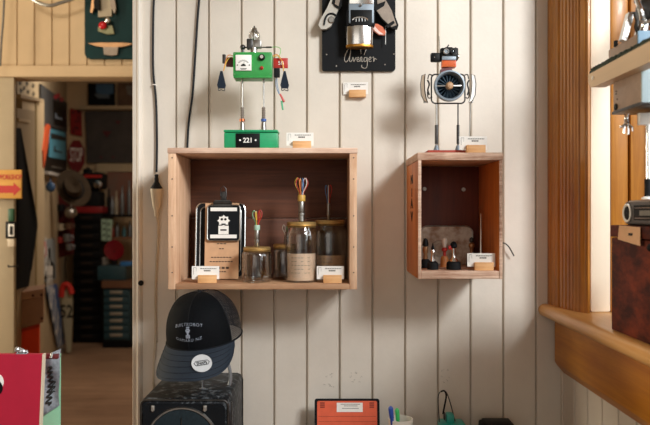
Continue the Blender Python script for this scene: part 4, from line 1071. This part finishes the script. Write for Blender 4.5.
MB().bx((.574, 1.283, 1.762), (.655, 1.412, 1.829), .002).build('shoulder_box', M_rbody, t)
MB().bx((.575, 1.279, 1.764), (.655, 1.2835, 1.834), .001).build('shoulder_face', M_mblue, t)
MB().box((.5735, 1.375, 1.833), (.006, .008, .012), .001).build('shoulder_latch', M_ink, t)
# chrome upper arm piece and head
MB().prism([P(622, 39, 1.33), P(625.5, 26, 1.33), P(629, 12, 1.33), P(633.5, 11.5, 1.33), P(633, 20, 1.33), P(628, 36, 1.33), P(626, 41, 1.33)], (0, .016, 0)).build('chrome_arm', M_chrome, t)
MB().tube([P(634, 12, 1.33), P(637, 20, 1.33), P(636, 28, 1.33), P(640, 35, 1.33)], .0035, 8, smooth=4).build('spring_arm', M_dsteel, t)
MB().cyl(P(640, 38, 1.34), P(645, 18, 1.34), .012, .010).build('neck', M_chrome, t)
MB().ball(P(652, 10, 1.34), .030, (1, .9, 1.0), n=28).build('head', M_dsteel, t)
MB().tube([P(637, 0, 1.33), P(640, 8, 1.31), P(642, 18, 1.31), P(641, 30, 1.33)], .0055, 10, smooth=4).build('chrome_pipe', M_chrome, t)
MB().tube([P(641, 30, 1.30), P(644, 24, 1.29), P(652, 20, 1.28)], .003, 8, smooth=4).build('jaw_wire', M_chrome, t)
MB().ball(P(637, 1, 1.33), .006, n=12).build('black_stud', M_black, t)
# hand hanging under the body
hp = P(626.5, 112, 1.30)
hz = lambda dx, dz: V(hp.x+dx, 1.30, hp.z+dz)
hn = MB().lathe([(.006, 0), (.004, -.003), (.0035, -.010), (.005, -.012), (.0035, -.015), (.005, -.018), (.004, -.022), (.002, -.024)][::-1], (hp.x, 1.30, 1.684), n=16)
hn = hn.build('wrist', M_chrome, t)
for a, b in ((-.011, -.026), (-.005, -.040), (.003, -.042), (.011, -.036)):
    MB().tube([hz(a*.2, -.022), hz(a*.9, -.028), hz(a, b*1.0)], .0021, 8, smooth=4).build('finger', M_chrome, hn)
lg = MB().cyl((.598, 1.29, 1.562), (.598, 1.29, 1.684), .004, n=14).build('leg', M_chrome, t)
MB().cyl((.598, 1.29, 1.529), (.598, 1.29, 1.562), .0065, n=14).build('ankle_sleeve', M_blackm, lg)
MB().lathe([(.012, 0), (.011, .003), (.007, .005)], (.598, 1.29, 1.5245), n=20).build('foot', M_white, lg)
MB().bx((.580, 1.285, 1.662), (.612, 1.295, 1.684), .001).build('hip_plate', M_white, t)

# ------------------------------------------------------------------ post items at Y 3.5
Yp = 3.44
def K(px, py, d=0.): return P(px, py, Yp+d)
M_sign = wood('sign_plywood', 'cf9236', 'e8b25a', .6, 'X', 10, .1)
M_rpaint = mat('red_paint', 'c1271d', .55, var=.05)
t = thing('direction_sign', K(9, 198.5), 'yellow plywood sign with red WORKSHOP lettering and arrow on the doorway post', 'sign')
MB().bx(K(-14, 198.5, 0), K(22.5, 170, .012), .002).build('sign_board', M_sign, t)
text('WORKSHOP', .036, K(10, 177.3, -.001), M_rpaint, t, sx=.56, bold=.02)
MB().prism([K(-10, 185.6, -.001), K(13.5, 185.6, -.001), K(13.5, 182.6, -.001), K(21, 189.2, -.001), K(13.5, 196, -.001), K(13.5, 193, -.001), K(-10, 193, -.001)], (0, .0015, 0)).build('arrow', M_rpaint, t)
t = thing('robot_ornament', K(10, 248), 'small green-topped tin robot hung on the doorway post below the sign', 'ornament')
MB().bx(K(5.2, 238.5, .0), K(16.5, 221.5, .03), .004).build('body', M_black, t)
MB().bx(K(8, 236.5, -.002), K(14.5, 224, .002), .002).build('white_panel', M_white, t)
MB().bx(K(9.6, 235, -.004), K(13, 226, .0), .001).build('panel_mark', M_ink, t)
MB().bx(K(7.5, 221.5, .004), K(15.5, 208.5, .028), .006).build('green_head', mat('dark_green', '2f5b3d', .5), t)
MB().bx(K(7, 247, .004), K(16.3, 238.6, .028), .004).build('cream_feet', M_edge, t)
hk = MB().tube([V(K(14.5, 0).x, 3.48, K(0, 266.5).z), K(13, 266.5), K(8.5, 266.8)], .004, 6).tube([K(8.5, 266.8), K(8.2, 265)], .004, 6).build('coat_hook', M_dsteel)
tagit(hk, 'short bent metal hook on the doorway post under the tin robot ornament', 'hook')
# dark green plaque upper left with robot + skateboard trucks
Yk = 3.46
def Z(px, py, d=0.): return P(px, py, Yk+d)
M_dteal = mat('dark_teal_board', '0b3032', .6, var=.15)
x0, x1 = Z(83.5, 0).x, Z(147, 0).x
pq = MB().prism([V(a, 3.476, b) for a, b in rrect((x0+x1)/2, Z(0, 58).z+.25, x1-x0, .50, .03)], (0, .02, 0)).build('wall_plaque', M_dteal)
tagit(pq, 'dark teal rounded board on the transom wall beyond the doorway', 'plaque')
MB().prism([Z(85.5, 0, .0)*1]+[], (0, 0, 0)) if False else None
t = thing('robot_figure', Z(106, 34), 'cream and red robot figure mounted on the dark teal board', 'robot')
MB().prism([Z(98, -12), Z(112, -12), Z(111.5, 16), Z(98, 17)], (0, .018, 0)).build('body', mat('dull_cream', 'a89a80', .5), t)
MB().prism([Z(90, 12, -.012), Z(92.5, -4, -.012), Z(97, -14, -.012), Z(99, -8, -.012), Z(95, 4, -.012), Z(92, 13, -.012)], (0, .02, 0)).build('arm', M_tan2, t)
MB().prism([Z(109.5, -12, -.012), Z(113, -8, -.012), Z(116, 8, -.012), Z(114.5, 14, -.012), Z(110.5, 6, -.012)], (0, .02, 0)).build('arm', M_taupe, t)
MB().prism([Z(93, -10, -.02), Z(98.5, -10, -.02), Z(99.5, 10, -.02), Z(94, 8, -.02)], (0, .02, 0)).build('hose', M_blackm, t)
MB().ball(Z(102.7, 25.5, -.01), .019, (1.1, .6, 1), n=18).build('red_ball', mat('gloss_red', 'c01820', .15), t)
MB().ball(Z(107.5, 20.5, -.01), .015, (1, .6, 1), n=18).build('chrome_ball', M_chrome, t)
MB().prism([Z(98, 27, 0), Z(112, 25, 0), Z(114, 33.5, 0), Z(107, 34, 0), Z(98, 31, 0)], (0, .014, 0)).build('foot_bracket', mat('dull_olive', '8a8a62', .5), t)
t = thing('badge_emblem', Z(110, 56), 'winged metal badge near the bottom of the dark teal board', 'badge')
MB().prism([Z(88, 43.3, 0), Z(100, 42.6), Z(122, 42.6), Z(134, 43.5), Z(124, 46.5), Z(116, 47), Z(104, 47), Z(96, 46)], (0, .013, 0)).build('wings', M_tan2, t)
MB().prism([Z(103, 47), Z(118, 47), Z(117, 54.5), Z(112, 55.5), Z(104, 54.5)], (0, .013, 0)).build('crest', M_taupe, t)
# metal pan/hanger at top left (curved strap)
q = lambda px, py: P(px, py, 3.40)
o = MB().tube([q(28, -4), q(38, 2.5), q(50, 5.5), q(60, 3), q(72, -1), q(80, -6)], .009, 8, smooth=5).build('hanging_strap', M_steel); tagit(o, 'curved grey metal strap hanging at the top of the transom wall', 'strap')
o = MB().tube([q(4.5, -10), q(3.2, 20), q(1.5, 40), q(0.2, 66)], .005, 6, smooth=5).build('hanging_rope', M_greyink); tagit(o, 'thin grey cord hanging down the far left transom boards', 'cord')

# ------------------------------------------------------------------ back room: slanted left wall
def lp(name, pts, m, th=.015, off=.004, parent=None, label=None, cat=None, kind=None):
    o = MB().prism([L(a, b, off) for a, b in pts], LN*th).build(name, m, parent)
    if label or kind: tagit(o, label, cat, kind=kind)
    return o
M_casing = mat('door_casing', 'b8a585', .5, var=.05)
d = lp('door_1', [(15, 96), (38.7, 101), (38.7, 345), (15, 400)], M_casing, .04, .0, kind='structure')
dp = lp('door_panel', [(15, 108), (33.5, 111), (33.5, 325), (15, 360)], mat('door_panel_paint', '9d8b6e', .5, var=.05), .01, .042, d)
lp('panel_mould', [(17, 118), (29, 120), (29, 123), (17, 121)], M_casing, .01, .053, d)
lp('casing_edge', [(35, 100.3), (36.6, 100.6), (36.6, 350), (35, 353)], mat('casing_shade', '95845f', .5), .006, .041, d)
lp('casing_head', [(15, 94), (39.5, 99), (39.5, 102), (15, 97.5)], M_casing, .03, .041, d)
# coat hanging on the door
def coat(a, b):
    y0 = 128+162*b
    w = 5+17*min(1, b*1.7) if b < .6 else 22-9*(b-.6)/.4
    return L(16+w*a, y0-4*a*(b > .9), .065+.012*math.sin(a*7)*math.sin(b*3))
ct = MB().grid(coat, 20, 24).build('hanging_coat', mat('black_coat', '15171a', .85, var=.2), solid=.02); tagit(ct, 'long black coat hanging on the back room door', 'coat')
a1_ = lp('bug_print', [(16, 78), (37, 82), (37, 99), (16, 95)], mat('bug_paper', 'b7a686', .7, var=.05), .006, .004, label='pale print of dark leaf shapes above the back room door', cat='print')
bm_ = MB(); rnd = random.Random(11)
for cx0, cy0 in ((20, 83), (27, 84), (33, 86), (21, 91), (28, 92), (33.5, 94), (24, 88)):
    pts = []
    for k_ in range(10):
        a = 2*PI*k_/10; r_ = (2.9 if k_ % 2 else 1.2)*(.8+.4*rnd.random()); pts.append(L(cx0+r_*.75*math.cos(a), cy0+r_*math.sin(a), .011))
    bm_.prism(pts, LN*.002)
bm_.build('dark_shapes', mat('dark_olive', '3c3524', .8), a1_)
M_chalk = mat('chalk_grey', '3d3f41', .8, var=.15)
p1 = lp('tall_poster', [(39.2, 84), (66, 103), (66, 130), (60, 172), (39.2, 170)], M_chalk, label='tall dark grey poster with red flowers on the back room left wall', cat='poster')
fl = MB()
for a, b in ((55.5, 97), (58, 95.5), (61.5, 99.5)):
    fl.prism([L(a+1.9*math.cos(k_*PI/4), b+2.4*math.sin(k_*PI/4), .020) for k_ in range(8)], LN*.004)
fl.build('red_flowers', mat('flower_red', 'b03340', .6), p1)
fl = MB().prism([L(53, 100, .02), L(58, 101, .02), L(65.5, 106, .02), L(65.5, 128, .02), L(54, 124, .02)], LN*.003); fl.build('dark_figure', M_black, p1)
fl = MB().prism([L(55, 113, .024), L(56, 113, .024), L(57, 117, .024), L(62, 118, .024), L(62, 120, .024), L(55.5, 118.5, .024)], LN*.003); fl.build('pale_stripe', mat('pale_blue', '8fa0b8', .6), p1)
o = lp('orange_board', [(46, 124), (48, 126), (45.5, 145), (42.8, 160), (41.2, 168), (40.5, 150), (43, 130)], mat('orange_board', 'c9532a', .5, var=.08), .02, .03, label='narrow orange board left of the blue poster in the back room', cat='board')
p2 = lp('blue_poster', [(48.5, 126.5), (66, 131), (66, 174), (42, 169), (43.5, 158)], M_black, .01, .024, label='blue sheet poster with black border on the back room left wall', cat='poster')
lp('blue_sheet', [(49.5, 128.5), (65.3, 132.5), (65.3, 160), (49, 157)], mat('poster_blue', '4a90ab', .6, var=.06), .004, .036, p2)
lp('poster_band', [(51, 133), (65, 137), (65, 141), (51, 138.5)], M_ink, .003, .041, p2)
lp('poster_marks', [(54, 146), (55, 146), (55, 150), (62, 152), (62, 153), (54, 151.5)], M_ink, .003, .041, p2)
lp('poster_foot_text', [(52, 166), (62, 168), (62, 169), (52, 167)], M_greyink, .003, .036, p2)
lp('poster_ledge', [(41, 171), (66, 176), (66, 179), (41, 174)], mat('grey_ledge', 'a9a6a2', .5), .06, .004, p2)
# wall items at far left-back corner
YB = 8.55
def B(px, py, d=0.): return P(px, py, YB+d)
def bp(name, pts, m, th=.03, d=0., parent=None, label=None, cat=None, Y=None):
    o = MB().prism([(P(a, b, Y or YB)+V(0, d, 0)) for a, b in pts], (0, th, 0)).build(name, m, parent)
    if label: tagit(o, label, cat)
    return o
o = bp('red_tin_sign', [(70, 108), (81, 111), (81.5, 136.5), (70.5, 134)], mat('tin_red', 'a82a26', .5, col2='7c1d1c', scale=3), label='red patterned tin sign above the stop sign', cat='sign')
bm_ = MB(); rnd = random.Random(1)
for k_ in range(10):
    a, b = rnd.uniform(72, 80), rnd.uniform(112, 133); bm_.prism([B(a+dx, b+dy, -.004) for dx, dy in ((-1.2, -1), (1, -1.5), (1.4, 1), (-.6, 1.6))], (0, .004, 0))
bm_.build('dark_marks', M_dred, o)
so = thing('stop_sign', B(76, 172), 'maroon octagonal STOP sign on the back room wall', 'sign')
oc = []
for k_ in range(8):
    a = PI/8+k_*PI/4; oc.append((76.2+8.6*math.cos(a), 156+17*math.sin(a)))
MB().prism([B(a, b, -.03) for a, b in oc], (0, .02, 0)).build('sign_plate', mat('stop_maroon', '7d1d24', .5, var=.1), so)
text('STOP', .24, B(76.2, 155.5, -.032), M_white, so, sx=.27, v=(0, 0, 1), bold=.01)
# picture pair and shelf
o = bp('landscape_picture', [(88.5, 83.5), (115, 83.5), (115, 107), (88.5, 107)], M_navy, .03, -.02, label='dark picture of trees against a blue sky, top of the back room', cat='picture')
bp('blue_sky', [(96, 84.5), (114, 84.5), (114, 94), (104, 96), (97, 93)], mat('dusk_blue', '2f5a80', .6, col2='50708c', scale=3), .004, -.024, o)
bp('tree_shapes', [(90, 84.5), (97, 85), (95, 95), (99, 99), (89, 100)], M_black, .004, -.028, o)
bp('mist', [(91, 96), (97, 94), (110, 95), (110, 98.5), (90, 99)], mat('grey_mist', '5d6a75', .7), .004, -.0265, o)
o = bp('brown_picture', [(118, 83), (140, 83), (140, 107), (118, 107)], mat('brown_photo', '4f3a2b', .6, col2='7d6147', scale=5), .03, -.02, label='brown picture beside the landscape picture, cut by the wall edge', cat='picture')
bp('pale_shape', [(126.5, 86), (133, 86), (133, 96), (128, 95)], M_greyink, .004, -.024, o)
o = bp('wall_shelf', [(84, 107.6), (140, 107.6), (140, 111), (84, 111)], M_casing, .15, -.15, label='cream ledge running under the pictures in the back room', cat='shelf')
o = bp('dark_mural', [(85.5, 111.5), (140, 111.5), (140, 163), (88, 163)], mat('mural_dark', '3a3634', .8, col2='57504b', scale=2), .03, -.02, label='wide dark painted panel with small birds above the back window', cat='panel')
bm_ = MB()
for a, b, s in ((107, 133, 5), (118, 122, 3), (101, 157, 2), (113, 157, 2)):
    bm_.prism([B(a-s, b-s*.4, -.03), B(a+s, b-s*.3, -.03), B(a+s*.3, b+s*.3, -.03), B(a, b+s*.9, -.03)], (0, .008, 0))
bm_.build('dark_birds', M_dred, o)
wf = bp('window_2', [(98, 164), (140, 164), (140, 172), (98, 172)], M_casing, .06, -.06); wf['kind'] = 'structure'
bp('jamb', [(100, 172), (108, 172), (108, 212), (100, 212)], M_casing, .05, -.05, wf)
bp('copper_lit_pane', [(108, 172), (140, 172), (140, 212), (108, 212)], mat('copper_lit_pane', '93503a', .6, col2='7a6658', scale=2), .02, -.03, wf)  # the window's copper light, painted into the colour of a flat pane

# cabinets
YC2 = 8.0
def C2(px, py, d=0., Y=YC2): q = P(px, py, Y); q.y += d; return q
M_cabk = mat('cabinet_black', '0d0d0e', .5, var=.2)
M_cabt = mat('cabinet_teal', '27464e', .5, var=.15)
M_lblk = mat('label_holder', 'a39c8c', .5, .4)
def drawers(px0, px1, py0, n, m, label, mh, z0=0., Y=YC2):
    x0, x1 = P(px0, 0, Y).x, P(px1, 0, Y).x; z1 = P(0, py0, Y).z
    t = thing('drawer_cabinet', V((x0+x1)/2, Y+.2, z0), label, 'cabinet')
    MB().bx((x0, Y+.02, z0+.0005), (x1, Y+.45, z1), .005).build('carcass', m, t)
    H = (z1-z0-.03)/n
    for k_ in range(n):
        z = z0+.015+H*k_
        dr = MB().bx((x0+.01, Y, z+.006), (x1-.01, Y+.02, z+H-.006), .004).build('drawer', m, t)
        cx = (x0+x1)/2
        MB().bx((cx-.07, Y-.012, z+H*.45), (cx+.07, Y, z+H*.45+.035), .006).build('label_handle', mh, dr)
    return t
drawers(72.5, 101, 213, 14, M_cabk, 'tall narrow black cabinet of many drawers in the back room', M_copper if False else mat('dull_bronze', '2c231c', .7))
drawers(103, 129.5, 288.5, 7, M_cabt, 'short teal drawer cabinet with pale label handles in the back room', M_lblk, z0=.08, Y=7.7)
o = MB().bx((P(102, 0, 7.7).x, 7.72, 0.0005), (P(130, 0, 7.7).x, 8.1, .0795)).build('plinth', M_cabk); tagit(o, 'low dark plinth under the teal drawer cabinet', 'plinth')
M_shelfw = wood('shelf_brown', '5d3c26', '7d5538', .6, 'X', 4, .1)
t = thing('workbench', V(P(118, 0, 7.8).x, 7.9, 0), 'brown timber bench standing over the teal drawer cabinet', 'bench')
MB().bx(P(101.5, 288, 7.68), P(134, 281, 7.68)+V(0, .45, 0)).build('bench_top', M_shelfw, t)
MB().bx((P(130.3, 0, 7.55).x, 7.69, .0005), (P(136, 0, 7.55).x, 7.78, P(0, 288.1, 7.68).z)).build('leg', M_shelfw, t)
zS = P(0, 281, 7.68).z+.0005
o = MB().bx((P(101.6, 0, 7.9).x, 7.75, zS), (P(129, 0, 7.9).x, 8.1, zS+.16), .01).build('storage_box', M_cabt); tagit(o, 'dark teal storage box on the brown bench top', 'box')
zS2 = zS+.1605
o = thing('red_lamp', P(113, 262, 7.9), 'round dark red lamp reflector on the teal storage box', 'lamp')
q = V(P(113.5, 0, 7.85).x, 7.9, zS2+.17)
MB().lathe([(.02, -.06), (.10, -.02), (.115, .03), (.11, .035), (.09, .03), (.02, .02), (.001, .02)], q, (0, -1, 0), n=28).build('reflector', mat('ruby_glass', '7a1620', .2), o)
MB().cyl((q.x, 7.9, zS2+.001), q, .03, .02).build('stand', M_blackm, o)
o = MB().bx((P(103, 0, 7.85).x, 7.8, zS2+.0), (P(107, 0, 7.85).x, 7.95, zS2+.05), .01).bx((P(103, 0, 7.85).x, 7.8, zS2+.05), (P(106.4, 0, 7.85).x, 7.95, zS2+.09), .01).build('grey_tin', M_greyink); tagit(o, 'small grey tin beside the red lamp', 'tin')
o = MB().bx((P(120, 0, 7.76).x, 7.76, zS2), (P(131.5, 0, 7.76).x, 7.86, zS2+.045), .004).build('blue_carton', mat('carton_blue', '2d6fae', .5)); tagit(o, 'bright blue flat carton right of the red lamp', 'carton')
# upper shelves to the right with clutter
def shelf(px0, px1, py, Y, label, m=M_shelfw, th=.03, dp=.35):
    o = MB().bx((P(px0, 0, Y).x, Y, P(0, py, Y).z-th), (P(px1, 0, Y).x, Y+dp, P(0, py, Y).z)).build('shelf', m); tagit(o, label, 'shelf'); return P(0, py, Y).z
zz = shelf(104.5, 136, 237, 8.1, 'dark middle shelf above the red lamp')
zz2 = shelf(104, 134, 214.5, 8.05, 'dark upper shelf below the copper window', M_cabk)
M_cl = [mat('clutter_'+n, c, .45, mt_, var=.2) for n, c, mt_ in (('red', '8f2a26', 0), ('steel', '7f8488', .7), ('brown', '5c4030', 0), ('black', '17181a', 0), ('pink', 'b78a88', 0), ('cream', 'a79b85', 0), ('teal', '3e6f78', 0))]
CN = ['red', 'steel', 'brown', 'black', 'pink', 'cream', 'teal']
rnd = random.Random(21)
def bottle(x, Y, z, h, r, mi, name, label, cat):
    o = MB().lathe([(r*.95, 0), (r, .01), (r, h*.55), (r*.85, h*.66), (r*.4, h*.76), (r*.36, h*.95), (r*.42, h)], (x, Y, z+.0006), n=16).build(name, M_cl[mi]); tagit(o, label, cat, 'bottles on the back room shelves')
for i, (px, h, mi, wh) in enumerate(((107.5, .10, 1, 'at left'), (111, .14, 0, 'second from left'), (116, .17, 1, 'in the middle'), (123, .12, 6, 'second from right'), (129, .18, 1, 'at right'))):
    bottle(P(px, 0, 8.2).x, 8.25, zz, h, .024, mi, 'bottle', '%s bottle %s of the dark middle shelf' % (CN[mi], wh), 'bottle')
for i, (px, h, mi, wh) in enumerate(((107.5, .30, 3, 'at left'), (111, .22, 1, 'second from left'), (115, .28, 5, 'in the middle'), (121, .34, 1, 'second from right'), (128, .40, 1, 'at right'))):
    bottle(P(px, 0, 8.2).x, 8.25, zz2, h, .024, mi, 'bottle', '%s tall bottle %s of the dark upper shelf' % (CN[mi], wh), 'bottle')
o = bp('green_chart', [(101.5, 219), (112.5, 219.5), (111, 241), (101.5, 240.5)], mat('chart_green', '9db8a0', .6, var=.05), .01, 0, label='pale green chart hanging below the upper shelf', cat='chart', Y=7.9)
bm_ = MB()
for a, b in ((104, 223), (104, 229), (104, 235), (109, 224), (109, 230), (109, 236)): bm_.prism([P(a+dx, b+dy, 7.89) for dx, dy in ((0, -1.6), (1.3, 1), (-1.3, 1))], (0, .006, 0))
bm_.prism([P(106.3, 219.5, 7.89), P(106.8, 219.5, 7.89), P(106.8, 240, 7.89), P(106.3, 240, 7.89)], (0, .006, 0))
bm_.build('chart_marks', M_ink, o)
# red chest top on black cabinet, with binocular lamp and hat
zc = P(0, 213, YC2).z+.0006
t = thing('tool_chest', V(P(90, 0, 8.1).x, 8.15, zc), 'red tool chest standing on top of the tall black cabinet', 'chest')
MB().bx((P(74, 0, 8.0).x, 8.02, zc), (P(101.5, 0, 8.0).x, 8.4, zc+.075), .008).build('chest_body', mat('chest_red', '8e1f22', .4, var=.1), t)
zc2 = zc+.0756
def clutter(px, w, h, d, mi, label, name='tin', Y=8.32):
    x = P(px, 0, Y).x; o = MB().bx((x-w/2, Y-d/2, zc2+.0003), (x+w/2, Y+d/2, zc2+h), .01).cyl((x, Y, zc2+h-.002), (x, Y, zc2+h+.02), w*.25).build(name, M_cl[mi]); tagit(o, label, 'tin', 'tins on the red tool chest')
for px, w, h, mi, lb in ((79, .10, .16, 3, 'black tin at left on the red tool chest'), (88, .09, .45, 3, 'tall black tin behind the projector lamp on the red tool chest'), (101, .07, .24, 5, 'cream tin at right on the red tool chest')):
    clutter(px, w, h, .1, mi, lb)
t = thing('binocular_lamp', V(P(94.5, 0, 8.1).x, 8.05, zc2), 'black twin-lens projector lamp on the red tool chest', 'lamp')
x = P(94.5, 0, 8.05).x; z = zc2
MB().bx((x-.11, 8.0, z+.0005), (x+.08, 8.2, z+.17), .02).bx((x-.14, 8.0, z+.20), (x+.12, 8.18, z+.39), .03).cyl((x-.02, 8.1, z+.15), (x-.02, 8.1, z+.22), .05).build('housing', M_blackm, t)
for dx in (-.075, .065):
    MB().lathe([(.045, 0), (.045, .05), (.03, .055)], (x+dx, 8.0, z+.25), (0, -1, 0), n=18).build('lens', M_chrome, t)
MB().bx((x-.1, 7.985, z+.33), (x+.10, 8.0, z+.36)).build('red_stripe', M_red, t)
t = thing('fedora_hat', P(74, 200, 6.4), 'brown felt hat hung at a tilt beside the tall black cabinet', 'hat')
hc = P(73.8, 188.5, 6.4); ax = V(.25, -1, .35).normalized()
hm = Matrix.Translation(hc) @ ax.to_track_quat('Z', 'Y').to_matrix().to_4x4() @ Euler((0, 0, .5)).to_matrix().to_4x4()
def hat(a, b):
    an = 2*PI*a
    if b < .45: r_ = .18-.08*(b/.45); z_ = .018*abs(math.sin(an))*(1-b/.45)
    elif b < .85: r_ = .10-.018*((b-.45)/.4); z_ = .11*(b-.45)/.4
    else: r_ = .082*(1-(b-.85)/.15)+.0005; z_ = .11-.035*((b-.85)/.15)
    return hm @ V(r_*.78*math.cos(an), r_*math.sin(an)*1.05, z_)
MB().grid(hat, 40, 20, True).build('felt_body', mat('brown_felt', '4a3b29', .85, var=.1), t, solid=.004)
MB().tube([hm @ V(.101*.78*math.cos(2*PI*k_/30), .101*1.05*math.sin(2*PI*k_/30), .012) for k_ in range(30)], .009, 6, closed=True).build('hat_band', M_blackm, t)
# red cabinet/board with hanging things left of black cabinet
o = bp('red_backboard', [(58.5, 178), (73, 178), (73, 254), (58.5, 258)], mat('backboard_dark', '2a1512', .7, col2='6d1c1a', scale=3), .03, 0, label='dark red pegboard on the end of the left wall', cat='board', Y=7.3)
o = MB().ball(P(71, 212.5, 7.15), .062, n=24).tube([P(71, 206, 7.15), P(70, 200, 7.29)], .006, 6).build('silver_ladle', M_steel); tagit(o, 'round silver ball ornament hanging by the black cabinet', 'ornament')
o = MB().ball(P(50.5, 187, 6.0), .045, (.9, .5, 1), n=20).tube([P(50.5, 183, 6.0), P(50.5, 176, 6.02)], .005, 6).build('blue_rosette', mat('deep_blue', '24466c', .5)); tagit(o, 'deep blue round rosette hanging under the blue poster', 'ornament')
for i, (a, b, s, mi, lb) in enumerate(((60.5, 227, .036, 5, 'cream mug hanging on the dark pegboard'), (67, 238, .04, 1, 'steel cup hanging lowest on the dark pegboard'), (61, 208, .036, 3, 'black cup at the top of the dark pegboard'), (68.5, 226, .034, 2, 'brown cup in the middle of the dark pegboard'), (60, 240, .03, 0, 'small red cup at the lower left of the dark pegboard'), (69, 247, .035, 1, 'small steel cup at the foot of the dark pegboard'))):
    q = P(a, b, 7.22); o = MB().lathe([(s*.7, -s), (s*.9, -s*.6), (s, s), (s*.9, s), (s*.75, -s*.6), (.001, -s*.7)], q, n=18, cap=False).tube([q+V(s*.95, 0, s*.6), q+V(s*1.6, 0, s*.3), q+V(s*1.5, 0, -s*.4), q+V(s*.85, 0, -s*.6)], .007, 6, smooth=3).build('mug', M_cl[mi]); tagit(o, lb, 'mug', 'mugs on the dark pegboard')
# bottle poster, navy magazine, round 52 sign, suitcase, orange box
p3 = lp('bottle_poster', [(43, 240), (54.5, 238), (55, 279), (43, 282)], mat('poster_pale', '8f9aa0', .6, var=.08), .01, .004, label='pale poster of a dark bottle at the foot of the left wall', cat='poster')
lp('bottle_shape', [(43.7, 279), (43.7, 265), (47, 260), (48, 248), (50, 248), (50.5, 260), (54.3, 265), (54.3, 278)], M_navy, .003, .015, p3)
lp('bottle_label', [(46, 275), (46, 266), (52.5, 266), (52.5, 275)], M_white, .003, .019, p3)
lp('red_corner', [(43.3, 242), (46, 241), (46.5, 256), (43.3, 258)], M_rpaint, .003, .015, p3)
YM = 7.35
def E(px, py, d=0.): return P(px, py, YM+d)
t = thing('surf_board', L(60, 349, .06), 'narrow dark blue board with white lettering leaning along the left wall', 'board')
MB().prism([L(45, 287, .01), L(55, 284, .01), L(62.5, 344, .01), L(57, 347, .01)], LN*.02).build('blue_board', mat('board_blue', '24589a', .5, var=.1), t)
uu = (L(60, 345, .03)-L(50, 287, .03)); ul = uu.length; uu = uu.normalized(); vv = LN.cross(uu)
text('HARBOUR BAY', .46, L(55, 315, .0315), mat('dull_white', 'd8dad8', .6), t, u=uu, v=vv, sx=.9, bold=.01)
t = thing('round_sign', E(66, 345, .1), 'cream long round-ended panel marked 52 with a red rim', 'sign')
pts = [(61.5, 296), (62.5, 288), (64.5, 284.5), (69, 286), (71.3, 292), (72, 305), (71.5, 325), (70.5, 352), (67, 353), (64, 325)]
MB().prism([E(a, b, .03) for a, b in pts], (0, .03, 0)).build('cream_panel', mat('panel_cream', 'a8a085', .6, var=.06), t)
MB().tube([E(a, b, .02) for a, b in ((61.5, 297), (62.5, 288), (65, 284.5), (69, 286), (72, 294))], .03, 8, smooth=4).build('red_rim', M_rpaint, t)
text('52', .19, E(66.3, 312, .028), M_ink, t, sx=.75, bold=.02)
# suitcase and orange box stack
Ys = 4.05
def Sx(px, py, d=0.): return P(px, py, Ys+d)
M_case = mat('suitcase_brown', 'a37d64', .6, var=.08)
t = thing('orange_crate', V(Sx(28, 0).x, Ys+.15, 0), 'bright orange-red upright box on the floor behind the doorway post', 'box')
MB().prism([V(Sx(17, 0).x, Ys, 0.0005), V(Sx(39, 0).x, Ys, 0.0005), Sx(39, 324), Sx(17, 330.5)], (-.1, .26, 0)).build('orange_body', mat('orange_red', 'ee4a20', .5, var=.05), t)
MB().prism([Sx(17, 330.4, -.006), Sx(39.5, 323.9, -.006), Sx(39.5, 327, -.006), Sx(17, 333.5, -.006)], (-.1, .265, 0)).build('lid_rim', mat('orange_rim', 'b83518', .5), t)
t = thing('suitcase', Sx(30, 327), 'brown vintage suitcase lying on the orange-red box', 'suitcase')
MB().prism([Sx(17, 329.8, -.01), Sx(43.3, 322.2, -.01), Sx(43.3, 297, -.01), Sx(17, 301, -.01)], (-.1, .26, 0)).build('case_body', M_case, t)
MB().prism([Sx(16.7, 300.6, -.015), Sx(43.8, 296.6, -.015), Sx(43.8, 289, -.015), Sx(16.7, 293, -.015)], (-.1, .265, 0)).build('case_lid', mat('suitcase_lid', 'b58d72', .6, var=.08), t)
for a, b in ((18, 297), (33, 295.5), (41.5, 295), (18.5, 325), (42, 318.5)):
    MB().box(Sx(a, b, -.018), (.014, .008, .014), .003).build('rivet', mat('maroon_leather', '4b2420', .6) if 'maroon_leather' not in MATS else MATS['maroon_leather'], t)
